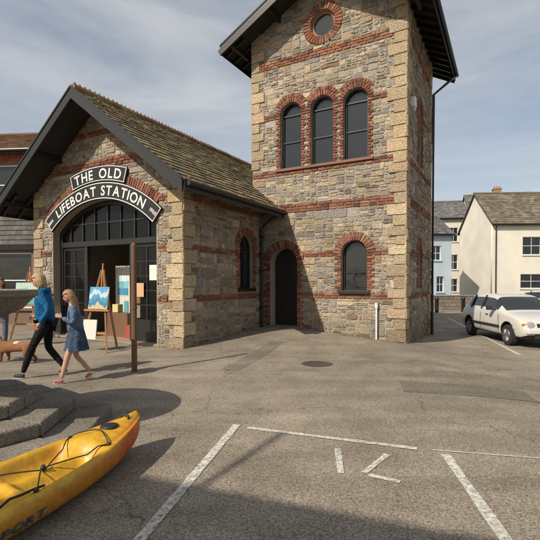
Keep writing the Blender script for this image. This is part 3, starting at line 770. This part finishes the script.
    for sy in (-1,1):
        p=Hd(.078,sy*.03,.01); q=Hd(.088,sy*.03,.01); FA.tube([p,q],[.012*s,.006*s],(.03,.02,.015),8)
        FA.tube([Hd(.085,sy*.015,.03),Hd(.08,sy*.045,.032)],.004*s,(.15,.08,.04),6)
        FA.tube([Hd(0,sy*.073,-.025),Hd(-.005,sy*.083,0),Hd(0,sy*.078,.025)],[.008*s,.012*s,.008*s],(.5,.28,.2),8)
    FA.tube([Hd(.088,-.02,-.06),Hd(.096,0,-.061),Hd(.088,.02,-.06)],.005*s,(.35,.1,.08),6)
    FA.build('face_features',M_vc,E,smooth=True)
    bm=bmesh.new(); bmesh.ops.create_uvsphere(bm,u_segments=32,v_segments=20,radius=1)
    dl=[q for q in bm.verts if (q.co.x>.25 and q.co.z<.42) or q.co.z<-.75 or (q.co.x>.05 and q.co.z<-.1)]
    bmesh.ops.delete(bm,geom=dl,context='VERTS')
    for q in bm.verts:
        k=1+.05*math.sin(q.co.y*30+q.co.z*8)+U(-.02,.02); q.co=(q.co.x*.110*k-.006,q.co.y*.090*k,q.co.z*.125*k+.006)
    bm.transform(Matrix.Scale(s,4)@Matrix.Translation(hc)@rot)
    me=bpy.data.meshes.new('hair'); bm.to_mesh(me); bm.free(); me.materials.append(mh); me.polygons.foreach_set('use_smooth',[True]*len(me.polygons))
    ho=bpy.data.objects.new('hair',me); link(ho,E)
    so=ho.modifiers.new('so','SOLIDIFY'); so.thickness=.012*s
    for k in range(11):
        a=pi/2+.1+(pi-.2)*k/10; bx=math.cos(a)*.088;by=math.sin(a)*.08; hl=hair_long*U(.8,1.1)
        p0=Hd(bx,by,.03);p1=Hd(bx*1.12,by*1.08,-.08);p2=Hd(bx*1.0+.01,by*1.15,-.08-hl*.5)+V(U(-.01,.01),U(-.01,.01),0);p3=Hd(bx*.9+.02,by*1.1,-.08-hl)+V(U(-.02,.02),U(-.02,.02),0)
        chain('hair_lock',[p0,p1,p2,p3],sr([.022,.026,.021,.006]),mh,E,1)
    for wr,dr_,sg in hands:
        side=dr_.cross(V(0,1,0)); 
        if side.length<.1: side=V(1,0,0)
        side.normalize()
        chain('palm',sc([wr-dr_*.01,wr+dr_*.045,wr+dr_*.08]),sr([.024,.032,.028]),M_skin,E,1)
        for i,(o,l) in enumerate(((-.028,.062),(-.010,.072),(.009,.067),(.027,.052))):
            b=wr+dr_*.07+side*o
            inn=V(0,-sg,0)
            chain('finger',sc([b,b+dr_*l*.5+inn*.006,b+dr_*l*.85+inn*.022,b+dr_*l*1.0+inn*.036]),sr([.0098,.0092,.0085,.007]),M_skin,E,1)
        b=wr+dr_*.03+side*(.022)
        chain('thumb',sc([b,b+side*.028+dr_*.025,b+side*.036+dr_*.055]),sr([.013,.0115,.009]),M_skin,E,1)
    if bag:
        Bg=MB(); Bg.tube([V(-.02,.2,.92)*s,V(-.02,.2,.97)*s,V(-.02,.2,1.15)*s,V(-.02,.2,1.2)*s],[.08*s,.10*s,.09*s,.06*s],bag,12); Bg.tube([V(0,.2,1.18)*s,V(.03,.05,1.42)*s],.012,bag,6); Bg.build('bag',M_vc,E,smooth=True)
    E.location=(loc[0],loc[1],loc[2]+gh(loc[0],loc[1])); E.rotation_euler=(0,0,heading)
    return E
human('woman_walking',1.68,math.radians(190),(-3.70,7.1,0.0),(((.20,.50),(.34,.085),(.48,.035)),((-.0,.48),(-.27,.13),(-.16,.032))),
      (((0,0,0),(-.12,.24,1.13),(.02,.25,.92)),((0,0,0),(-.02,.24,1.12),(.20,.18,1.02))),(.008,.10,.24),(.010,.010,.012),(.06,.06,.07),(.36,.24,.12),lean=.05,headtilt=.25,hair_long=.10,topthick=1.14,hood=True)
human('girl_walking',1.42,math.radians(205),(-3.04,6.75,0.0),(((.16,.50),(.26,.09),(.40,.035)),((.02,.47),(-.24,.16),(-.14,.035))),
      (((0,0,0),(.06,.25,1.12),(.24,.16,1.22)),((0,0,0),(-.04,.25,1.10),(.10,.24,.90))),(.09,.14,.21),(.1,.1,.1),(.45,.15,.16),(.32,.19,.09),bare_legs=True,skirt=(.04,.065,.11),lean=.06,headtilt=.35,hair_long=.30,topthick=1.1)
human('person_standing',1.66,math.radians(-60),(-6.45,10.3,0.0),(((.02,.49),(0,.085),(.14,.03)),((0,.49),(-.03,.085),(.11,.03))),
      (((0,0,0),(-.05,.25,1.12),(.12,.22,.98)),((0,0,0),(-.02,.25,1.12),(.16,.18,1.05))),(.50,.27,.25),(.10,.12,.18),(.1,.1,.1),(.1,.06,.03),bag=(.6,.16,.03))
human('person_standing',1.72,math.radians(150),(-7.3,11.3,0.0),(((.02,.49),(0,.085),(.14,.03)),((0,.49),(-.03,.085),(.11,.03))),
      (((0,0,0),(-.05,.25,1.12),(.0,.25,.88)),((0,0,0),(-.02,.25,1.12),(.16,.18,1.05))),(.5,.5,.48),(.05,.05,.06),(.1,.1,.1),(.12,.07,.03))
DG=empty('basset_dog')
mdg=make_mat('dog_fur',(.24,.10,.04),rough=.9,var=.4,nscale=4,var2=.3,fscale=60,bump=.7)
mdw=make_mat('dog_white',(.55,.48,.38),rough=.9,var2=.2,fscale=60)
pts=[V(0,0,.30),V(.18,0,.29),V(.32,0,.28),V(.42,0,.36),V(.50,0,.45),V(.60,0,.42),V(.68,0,.39),V(-.2,0,.31),V(-.33,0,.30),V(-.42,0,.38),V(-.50,0,.50)]
rd=[.105,.115,.115,.075,.075,.05,.035,.105,.10,.028,.012]
ed=[(0,1),(1,2),(2,3),(3,4),(4,5),(5,6),(0,7),(7,8),(8,9),(9,10)]
for sg in (-1,1):
    b=len(pts); pts+=[V(.30,sg*.08,.20),V(.31,sg*.09,.11),V(.30,sg*.09,.03),V(.35,sg*.09,.022)]; rd+=[.05,.036,.032,.03]; ed+=[(2,b),(b,b+1),(b+1,b+2),(b+2,b+3)]
    b=len(pts); pts+=[V(-.30,sg*.08,.20),V(-.25,sg*.09,.15),V(-.36,sg*.09,.09),V(-.35,sg*.09,.03),V(-.30,sg*.09,.022)]; rd+=[.06,.045,.03,.03,.028]; ed+=[(8,b),(b,b+1),(b+1,b+2),(b+2,b+3),(b+3,b+4)]
skin('body',pts,ed,rd,mdg,DG)
for sg in (-1,1): chain('ear',[V(.48,sg*.06,.49),V(.50,sg*.095,.42),V(.50,sg*.10,.30)],[.02,.035,.03],mdg,DG,1)
chain('chest_patch',[V(.40,0,.22),V(.43,0,.30)],[.065,.055],mdw,DG,1)
chain('saddle_patch',[V(-.12,0,.325),V(.0,0,.33),V(.08,0,.325)],[.085,.098,.085],mdw,DG,1)
chain('muzzle_patch',[V(.60,0,.43),V(.69,0,.39)],[.045,.04],mdw,DG,1)
nb=MB(); nb.tube([V(.71,0,.40),V(.74,0,.40)],[.02,.012],(.01,)*3,8)
for sg in (-1,1): nb.tube([V(.56,sg*.045,.47),V(.57,sg*.052,.47)],.009,(.01,)*3,8)
nb.build('nose_eyes',M_vc,DG)
DG.location=(-4.95,8.4,0); DG.rotation_euler=(0,0,math.radians(165))

# ---------------------------------------------------------------- fountain
FT=empty('stone_fountain'); fc=V(-3.25,4.25,0)
f=MB(); r8=pi/8+.1
for i,(r,z0_,z1_) in enumerate(((1.48,-.05,.14),(1.12,.14,.28),(.78,.28,.42))):
    k=r/math.cos(pi/8)
    for e in range(8):
        a0_=2*pi*e/8+r8;a1_=2*pi*(e+1)/8+r8
        for h_ in range(2):
            f0=h_/2+.006;f1=(h_+1)/2-.006
            P0=V(math.cos(a0_)*k,math.sin(a0_)*k,0);P1=V(math.cos(a1_)*k,math.sin(a1_)*k,0)
            p=P0.lerp(P1,f0);q=P0.lerp(P1,f1);kk=.52
            zt=z1_+U(-.006,.006)
            f.hexa([fc+V(p.x,p.y,z0_),fc+V(q.x,q.y,z0_),fc+V(q.x*kk,q.y*kk,z0_),fc+V(p.x*kk,p.y*kk,z0_),fc+V(p.x,p.y,zt),fc+V(q.x,q.y,zt+U(-.004,.004)),fc+V(q.x*kk,q.y*kk,zt),fc+V(p.x*kk,p.y*kk,zt)],(.2,)*3)
f.build('steps',M_granite,FT,bevel=.02)
f=MB(); f.lathe(fc,[(.34,.41),(.34,.53),(.29,.58),(.22,.62),(.17,.74),(.15,.92),(.17,1.04),(.26,1.12),(.50,1.19),(.70,1.28),(.80,1.39),(.85,1.42),(.85,1.48),(.78,1.48),(.74,1.42),(.4,1.32),(.14,1.30),(.12,1.6),(.18,1.66),(.12,1.75),(.14,1.95)],48)
bo=f.build('bowl',M_granite,FT,smooth=False)
PO=MB(); PO.tube([V(-2.37,7.49,-.05),V(-2.37,7.49,2.2),V(-2.37,7.49,2.25)],[.05,.045,.03],n=12)
for z in (.55,1.1): PO.tube([V(-2.37,7.49,z),V(-2.37,7.49,z+.04)],.056,n=12)
PO.build('timber_post',M_postw)
def easel(name,loc,rot,cols,w=.55,h=.5,board=True):
    E=empty(name); B=MB()
    B.beam(V(-.38,-.30,0),V(-.03,0,1.85),.035,.05); B.beam(V(.38,-.30,0),V(.03,0,1.85),.035,.05); B.beam(V(0,.45,0),V(0,.02,1.80),.04,.04)
    B.beam(V(-.30,-.235,.42),V(.30,-.235,.42),.03,.05); B.beam(V(-.36,-.19,.93),V(.36,-.19,.93),.05,.04); B.beam(V(0,-.10,.9),V(0,.02,2.0),.03,.03)
    B.build('frame',M_wood,E,bevel=.004)
    C=MB()
    z0_=.96; rows=22; colsn=26
    C.hexa([V(-w/2,-.17,z0_),V(w/2,-.17,z0_),V(w/2,-.15,z0_),V(-w/2,-.15,z0_),V(-w/2,-.09,z0_+h),V(w/2,-.09,z0_+h),V(w/2,-.07,z0_+h),V(-w/2,-.07,z0_+h)],(.5,.5,.45))
    for i in range(rows):
        for j in range(colsn):
            t=(i+.5)/rows+.10*math.sin(j*.35+i*.1)+.05*math.sin(j*.9); cc=cols[min(len(cols)-1,max(0,int(t*len(cols))))]
            pt=lambda a,b: V(-w/2+w*a/colsn,-.175+.08*b/rows,z0_+h*b/rows)
            C.poly([pt(j,i),pt(j+1,i),pt(j+1,i+1),pt(j,i+1)],jit(cc,.14))
    C.build('painting',M_vc,E)
    if board:
        D=MB(); D.hexa([V(-.34,-.29,.28),V(.05,-.29,.28),V(.05,-.27,.28),V(-.34,-.27,.28),V(-.34,-.24,.72),V(.05,-.24,.72),V(.05,-.22,.72),V(-.34,-.22,.72)],(.6,.58,.52)); D.build('price_board',M_vc,E)
    E.location=loc; E.rotation_euler=(0,0,rot)
easel('display_easel',(-3.85,9.9,0),math.radians(-22),[(.45,.40,.25),(.04,.16,.28),(.04,.25,.42),(.45,.5,.5),(.07,.28,.52)])
easel('display_easel',(-6.7,12.0,0),math.radians(-10),[(.1,.3,.3),(.08,.4,.42),(.4,.5,.45)],w=.7,h=.6,board=False)
# ---------------------------------------------------------------- kayak
KY=empty('kayak')
def kmat():
    m=bpy.data.materials.new('rotomoulded_plastic'); m.use_nodes=True; N=m.node_tree.nodes; L=m.node_tree.links; b=N['Principled BSDF']
    b.inputs['Roughness'].default_value=.42
    tc=N.new('ShaderNodeTexCoord'); n=N.new('ShaderNodeTexNoise'); n.inputs['Scale'].default_value=1.5; n.inputs['Detail'].default_value=4; L.new(tc.outputs['Object'],n.inputs['Vector'])
    at=N.new('ShaderNodeAttribute'); at.attribute_name='Col'
    sp=N.new('ShaderNodeSeparateColor'); L.new(at.outputs['Color'],sp.inputs[0])
    ad=N.new('ShaderNodeMath'); ad.operation='ADD'; L.new(n.outputs[0],ad.inputs[0]); L.new(sp.outputs[0],ad.inputs[1])
    r=N.new('ShaderNodeValToRGB'); r.color_ramp.elements[0].position=.55; r.color_ramp.elements[0].color=(.66,.37,.02,1); r.color_ramp.elements[1].position=1.0; r.color_ramp.elements[1].color=(.55,.09,.01,1)
    L.new(ad.outputs[0],r.inputs[0])
    n3=N.new('ShaderNodeTexNoise'); n3.inputs['Scale'].default_value=14; n3.inputs['Detail'].default_value=8; n3.inputs['Roughness'].default_value=.7; L.new(tc.outputs['Object'],n3.inputs['Vector'])
    mr=N.new('ShaderNodeMapRange'); mr.inputs[1].default_value=.35; mr.inputs[2].default_value=.65; mr.inputs[3].default_value=.66; mr.inputs[4].default_value=1.05; L.new(n3.outputs[0],mr.inputs[0])
    vm=N.new('ShaderNodeVectorMath'); vm.operation='SCALE'; L.new(r.outputs[0],vm.inputs[0]); L.new(mr.outputs[0],vm.inputs['Scale']); L.new(vm.outputs[0],b.inputs['Base Color'])
    mr2=N.new('ShaderNodeMapRange'); mr2.inputs[1].default_value=.35; mr2.inputs[2].default_value=.65; mr2.inputs[3].default_value=.6; mr2.inputs[4].default_value=.35; L.new(n3.outputs[0],mr2.inputs[0]); L.new(mr2.outputs[0],b.inputs['Roughness'])
    n2=N.new('ShaderNodeTexNoise'); n2.inputs['Scale'].default_value=60; L.new(tc.outputs['Object'],n2.inputs['Vector'])
    bp=N.new('ShaderNodeBump'); bp.inputs['Strength'].default_value=.3; bp.inputs['Distance'].default_value=.004; L.new(n2.outputs[0],bp.inputs['Height']); L.new(bp.outputs[0],b.inputs['Normal'])
    return m
KL=3.1
def khw(s): return .37*max(0.0,math.sin(pi*min(.999,max(.001,s))))**.62
def ktop(s): return .245+.075*abs(2*s-1)**3
def kbot(s): return .0+.14*abs(2*s-1)**6
def ksec(s):
    w=khw(s); t=ktop(s); b=kbot(s)
    def bx(a,c): return max(0,min(1,(s-a)/.03))*max(0,min(1,(c-s)/.03))
    seat=bx(.22,.52); foot=bx(.56,.78); 
    dep=.13*seat+.14*foot
    ch=.05*bx(.50,.58)
    tail=.05*bx(.05,.18)
    dep=max(dep,ch,tail)
    cr=.035*(1-min(1,dep*20))
    if foot>0: mid=t-.03*foot+cr
    else: mid=t-dep+cr
    return [(0,b),(.55*w,b+.008),(.86*w,b+.05),(.99*w,b+.13*(t-b)/.25),(1.0*w,t-.05),(.955*w,t-.006),(.86*w,t+.002),(.74*w,t-.008),(.66*w,t-dep*.9+cr*.3),(.36*w,t-dep+cr*.7),(.16*w,(t-dep+mid)/2 if foot>0 else mid),(0,mid)]
NS=90; kb=MB(); n0=len(ksec(.5))
KO=V(-1.24,4.03,0); kd=V(-.36,-.93,0).normalized()
kn_=V(-kd.y,kd.x,0)
def KP(s,y,z): return KO+kd*(1-s)*KL+kn_*y+V(0,0,z+.01)
for i in range(NS+1):
    s=.004+.992*i/NS; sec=ksec(s)
    full=[(y,z) for y,z in sec]+[(-y,z) for y,z in sec[-2:0:-1]]
    for j,(y,z) in enumerate(full):
        kb.v.append(tuple(KP(s,y,z)))
        c_=.0
        if s>.72: c_+= .35*min(1,(s-.72)/.15)*(1 if z<ktop(s)-.004 else .25)
        if z<ktop(s)-.03 and abs(y)>khw(s)*.8: c_+=.22
        kb.c.append((c_,0,0))
nf=2*n0-2
for i in range(NS):
    for j in range(nf): kb.f.append((i*nf+j,i*nf+(j+1)%nf,(i+1)*nf+(j+1)%nf,(i+1)*nf+j))
kb.f.append(tuple(range(nf))); kb.f.append(tuple(NS*nf+j for j in range(nf)))
ko=kb.build('hull',kmat(),KY,smooth=True); ss=ko.modifiers.new('s','SUBSURF'); ss.levels=1; ss.render_levels=1
kk=MB(); bk=(.012,.012,.013)
def kz(s,y):
    sec=ksec(s); y=abs(y)
    up=sec[5:]
    for a,b in zip(up[:-1],up[1:]):
        if b[0]<=y<=a[0]: t=(y-b[0])/(a[0]-b[0]+1e-9); return b[1]+(a[1]-b[1])*t
    return sec[5][1]
def cord(path,r=.005):
    pts=[]
    for (p,q) in zip(path[:-1],path[1:]):
        for k in range(6):
            t=k/6; s=p[0]+(q[0]-p[0])*t; y=p[1]+(q[1]-p[1])*t; pts.append(KP(s,y,max(kz(s,y),ktop(s)-.05)+.012+.012*math.sin(pi*t)))
    pts.append(KP(path[-1][0],path[-1][1],kz(path[-1][0],path[-1][1])+.012)); kk.tube(pts,r,bk,6)
cord([(.56,-.30),(.66,.02),(.80,-.20)]); cord([(.56,.30),(.66,-.02),(.80,.20)]); cord([(.80,-.2),(.84,0),(.80,.2)])
cord([(.30,.33),(.45,.20),(.58,.30)],.008); cord([(.30,-.33),(.42,-.12),(.55,-.28)],.008)
kk.tube([KP(.935,-.05,ktop(.935)+.01),KP(.942,-.03,ktop(.94)+.05),KP(.942,.03,ktop(.94)+.05),KP(.935,.05,ktop(.935)+.01)],.010,bk,8)
for s_,y_ in ((.56,.3),(.56,-.3),(.80,.2),(.80,-.2),(.66,0),(.30,.33),(.30,-.33)):
    p=KP(s_,y_,kz(s_,y_)); kk.tube([p-V(0,0,.01),p+V(0,0,.022)],[.02,.014],bk,10)
p=KP(.875,0,kz(.875,0)); kk.tube([p-V(0,0,.02),p+V(0,0,.010),p+V(0,0,.016)],[.075,.072,.05],bk,28)
sp_=[]
for s_ in (.30,.34,.38,.42,.46): sp_.append(KP(s_,0,kz(s_,0)+.03))
kk.tube(sp_,[.05,.09,.1,.09,.05],bk,12)
kk.build('fittings',make_mat('kayak_black',(.014,.014,.015),rough=.6,bump=.2),KY,smooth=True)
KT=MB()
p1=KP(.6,.3,.2);p2=KP(.6,-.3,.2)
SIDE=1 if p1.x>p2.x else -1
def kmap(x,lx,ly):
    X=x+lx; s=.475+X/KL
    w=khw(s); t=ktop(s); b=kbot(s)
    z=b+.095+ly; y=w+.004
    zlo=b+.13*(t-b)/.25
    if z<zlo: y=w*(.99-.13*(zlo-z)/(zlo-(b+.05)))+.005
    return KP(s,y*SIDE,z)
put_text(KT,'TEKSPORT',.085,kmap,gap=.14,xs=1.25,col=(.02,.08,.2))
KT.build('lettering',make_mat('decal_blue',(.03,.08,.16),rough=.5,bump=0,var2=.3),KY)

# ---------------------------------------------------------------- cars
def carpaint(name,c): return make_mat(name,c,rough=.32,var=.04,var2=.03,bump=0,coat=.6)
M_tyre=make_mat('tyre',(.02,.02,.02),rough=.9); M_rim=make_mat('alloy',(.3,.3,.3),rough=.4,metal=.7,bump=0); M_trim=make_mat('black_trim',(.02,.02,.022),rough=.6,bump=0)
M_cglass=glass_mat('car_glass',(.025,.03,.032))
M_lens=glass_mat('lamp_lens',(.35,.35,.35)); M_orange=glass_mat('indicator',(.6,.2,.02)); M_red=glass_mat('tail_lamp',(.35,.01,.01))
def car(name,loc,heading,paintm,Wd=1.68):
    E=empty(name); hw=Wd/2
    st=[(-1.95,.72,.60,.84,.80),(-1.90,.88,.72,.93,.82),(-1.80,.98,.84,.97,.80),(-1.62,1.24,.90,.99,.72),(-1.46,1.36,.91,1,.70),(-1.05,1.41,.92,1,.70),(-.55,1.42,.92,1,.70),(-.05,1.42,.91,1,.70),(.30,1.37,.91,1,.69),(.62,1.16,.90,1,.74),(.92,.955,.87,.99,.82),(1.15,.92,.84,.98,.80),(1.55,.86,.78,.96,.78),(1.80,.78,.70,.92,.76),(1.92,.66,.60,.86,.74),(1.97,.52,.48,.80,.70)]
    vs=[]
    for (x,zt,zs_,k,rk) in st:
        w=hw*k; cab= zt>1.0
        zb=.22 if abs(x)<1.85 else .30
        half=[(0,zb),(w*.80,zb),(w*.95,zb+.05),(w,.48 if zs_>.55 else zs_-.06),(w*.995,.62 if zs_>.7 else zs_-.03),(w*.96,zs_),(w*.93,zs_+.03 if cab else zs_+ (zt-zs_)*.35),(hw*rk*1.02 if cab else w*rk,zt-.05 if cab else zs_+(zt-zs_)*.85),(hw*rk*.88 if cab else w*rk*.6,zt-.008),(0,zt)]
        vs.append([(x,y,z) for y,z in half]+[(x,-y,z) for y,z in half[-2:0:-1]])
    n=len(vs[0]); me=bpy.data.meshes.new('body'); verts=[p for r in vs for p in r]; fs=[];ms=[]
    for i in range(len(st)-1):
        for j in range(n):
            fs.append((i*n+j,i*n+(j+1)%n,(i+1)*n+(j+1)%n,(i+1)*n+j))
            jj=j if j<n//2 else n-1-j
            m_=0; x0=st[i][0];x1=st[i+1][0]
            if jj==6 and -1.5<x0 and x1<=.62+.01: m_=1
            if jj in (7,8) and x0>=.30-.01 and x1<=.93: m_=1
            if jj in (7,8) and x0>=-1.81 and x1<=-1.45: m_=1
            if jj in (0,1): m_=2
            ms.append(m_)
    fs.append(tuple(range(n)));ms.append(0); fs.append(tuple((len(st)-1)*n+j for j in range(n)));ms.append(0)
    me.from_pydata(verts,[],fs); me.update()
    for m_ in (paintm,M_cglass,M_trim): me.materials.append(m_)
    for p,m_ in zip(me.polygons,ms): p.material_index=m_; p.use_smooth=True
    bm=bmesh.new(); bm.from_mesh(me); bmesh.ops.recalc_face_normals(bm,faces=bm.faces)
    bm.to_mesh(me); bm.free()
    o=bpy.data.objects.new('body',me); link(o,E)
    s_=o.modifiers.new('s','SUBSURF'); s_.levels=2; s_.render_levels=2
    wx=(1.22,-1.22)
    for x in wx:
        cy=MB(); cy.tube([V(x,-1.2,.33),V(x,1.2,.33)],.345,(0,0,0),36)
        co=cy.build('arch_cutter',M_trim,E)
        b=o.modifiers.new('w','BOOLEAN'); b.operation='DIFFERENCE'; b.object=co; b.solver='EXACT'
    bpy.context.view_layer.update()
    me2=bpy.data.meshes.new_from_object(o.evaluated_get(bpy.context.evaluated_depsgraph_get()))
    o.modifiers.clear(); o.data=me2
    for q in list(E.children):
        if q.name.startswith('arch_cutter'): bpy.data.objects.remove(q)
    B=MB()
    B.hexa([V(-1.7,-.55,.2),V(1.7,-.55,.2),V(1.7,.55,.2),V(-1.7,.55,.2),V(-1.7,-.55,.72),V(1.7,-.55,.72),V(1.7,.55,.72),V(-1.7,.55,.72)],(.02,)*3)
    for sy in (-1,1):
        y=sy*hw
        B.beam(V(-.86,y*1.0,.50),V(.84,y*1.0,.50),.03,.07)
        B.beam(V(-.35,sy*hw*.955,.94),V(-.38,sy*hw*.715,1.36),.03,.07)
        B.beam(V(-1.1,sy*hw*.955,.94),V(-1.12,sy*hw*.715,1.35),.03,.05)
        B.beam(V(-.02,y*.99,.80),V(.14,y*.99,.80),.02,.025)
        for xd in (-.36,.78): B.beam(V(xd,y*.9975,.34),V(xd,y*.997,.86),.012,.008)
        B.beam(V(.52,sy*(hw*.93),.96),V(.50,sy*(hw+.09),1.0),.04,.04)
        B.hexa([V(.42,sy*(hw+.02),.95),V(.55,sy*(hw+.02),.95),V(.55,sy*(hw+.18),.95),V(.42,sy*(hw+.18),.95),V(.42,sy*(hw+.02),1.07),V(.52,sy*(hw+.02),1.07),V(.52,sy*(hw+.18),1.07),V(.42,sy*(hw+.18),1.07)],(.02,)*3)
    B.beam(V(1.955,-.45,.34),V(1.955,.45,.34),.06,.14)
    B.beam(V(1.93,-.38,.62),V(1.93,.38,.62),.05,.10)
    B.build('trim',M_trim,E,bevel=.01)
    BP=MB()
    BP.hexa([V(1.80,-.74,.40),V(2.03,-.66,.40),V(2.03,.66,.40),V(1.80,.74,.40),V(1.80,-.74,.53),V(2.02,-.66,.53),V(2.02,.66,.53),V(1.80,.74,.53)])
    BP.hexa([V(-1.80,-.76,.38),V(-2.01,-.68,.38),V(-2.01,.68,.38),V(-1.80,.76,.38),V(-1.80,-.76,.55),V(-2.01,-.68,.55),V(-2.01,.68,.55),V(-1.80,.76,.55)])
    BP.build('bumpers',paintm,E,bevel=.03)
    H2=MB();H3=MB();H4=MB()
    for sy in (-1,1):
        H2.tube([V(1.84,sy*.54,.63),V(1.945,sy*.54,.63),V(1.955,sy*.54,.63)],[.09,.09,.06],n=20)
        H3.tube([V(1.80,sy*.69,.62),V(1.90,sy*.68,.62)],[.06,.05],n=12)
        H4.beam(V(-1.93,sy*.62,.62),V(-1.90,sy*.62,.88),.16,.06)
    H2.build('headlamps',M_lens,E); H3.build('indicators',M_orange,E); H4.build('tail_lamps',M_red,E)
    NP=MB(); NP.beam(V(2.04,-.26,.455),V(2.04,.26,.455),.02,.11,col=(.7,.7,.65)); NP.beam(V(-2.02,-.26,.465),V(-2.02,.26,.465),.02,.11,col=(.7,.6,.1)); NP.build('number_plates',M_vc,E)
    Tt=MB();Rm=MB()
    for x in wx:
        for sy in (-1,1):
            yo=sy*(hw-.02); yi=sy*(hw-.20)
            Tt.tube([V(x,yi,.29),V(x,yi+sy*.02,.29),V(x,yo-sy*.02,.29),V(x,yo,.29)],[.26,.29,.29,.265],n=36)
            Rm.tube([V(x,yo-sy*.01,.29),V(x,yo+sy*.006,.29)],[.185,.175],n=28)
            for k in range(6):
                a=2*pi*k/6
                Rm.beam(V(x+.05*math.cos(a),yo+sy*.012,.29+.05*math.sin(a)),V(x+.165*math.cos(a),yo+sy*.012,.29+.165*math.sin(a)),.02,.04,up=V(0,1,0))
    Tt.build('tyres',M_tyre,E); Rm.build('wheels',M_rim,E)
    E.location=loc; E.rotation_euler=(0,0,heading)
    return E
car('parked_car',(7.50,13.25,-.20),math.radians(-92),carpaint('car_white',(.58,.56,.51)))
car('parked_car',(13.9,20.5,-.20),math.radians(-75),carpaint('car_silver',(.45,.46,.48)))
# ---------------------------------------------------------------- light & world
sx,sy_=.72,.69; te_=.85; elev=math.atan(te_/math.hypot(sx,sy_))
sund=V(-sx,-sy_,te_).normalized()
sl_=bpy.data.lights.new('sun','SUN'); sl_.energy=5.0; sl_.angle=math.radians(.4); sl_.color=(1,.91,.77)
so_=bpy.data.objects.new('sun',sl_); COL.objects.link(so_); so_.rotation_euler=sund.to_track_quat('Z','Y').to_euler()
w=bpy.data.worlds.new('World'); scene.world=w; w.use_nodes=True; N=w.node_tree.nodes; L=w.node_tree.links
bg=N['Background']; sky=N.new('ShaderNodeTexSky'); sky.sky_type='NISHITA'; sky.sun_disc=False; sky.sun_elevation=elev
sky.sun_rotation=math.atan2(sund.x,sund.y); sky.air_density=1.1; sky.dust_density=1.6
tc=N.new('ShaderNodeTexCoord'); mp=N.new('ShaderNodeMapping'); mp.inputs['Scale'].default_value=(1.2,1.2,5.0); mp.inputs['Rotation'].default_value=(.15,.12,.4)
n=N.new('ShaderNodeTexNoise'); n.inputs['Scale'].default_value=1.5; n.inputs['Detail'].default_value=8; n.inputs['Roughness'].default_value=.55; n.inputs['Distortion'].default_value=.6
L.new(tc.outputs['Generated'],mp.inputs[0]); L.new(mp.outputs[0],n.inputs['Vector'])
mr=N.new('ShaderNodeMapRange'); mr.inputs[1].default_value=.38; mr.inputs[2].default_value=.78; mr.inputs[3].default_value=.26; mr.inputs[4].default_value=.72; L.new(n.outputs[0],mr.inputs[0])
mx=N.new('ShaderNodeMix'); mx.data_type='RGBA'; L.new(mr.outputs[0],mx.inputs[0]); L.new(sky.outputs[0],mx.inputs[6]); mx.inputs[7].default_value=(7.6,7.6,7.4,1)
L.new(mx.outputs[2],bg.inputs[0]); bg.inputs[1].default_value=.105
PT_=math.radians(1.0)
cam=bpy.data.cameras.new('camera'); cam.sensor_width=36; cam.lens=430/540*36; cam.shift_y=(13+430*math.tan(PT_))/540; cam.clip_end=6000; cam.clip_start=.05
co=bpy.data.objects.new('camera',cam); COL.objects.link(co); co.location=(0,0,1.55); co.rotation_euler=(pi/2-PT_,0,0)
scene.camera=co
scene.view_settings.view_transform='Standard'; scene.view_settings.look='None'; scene.view_settings.exposure=0
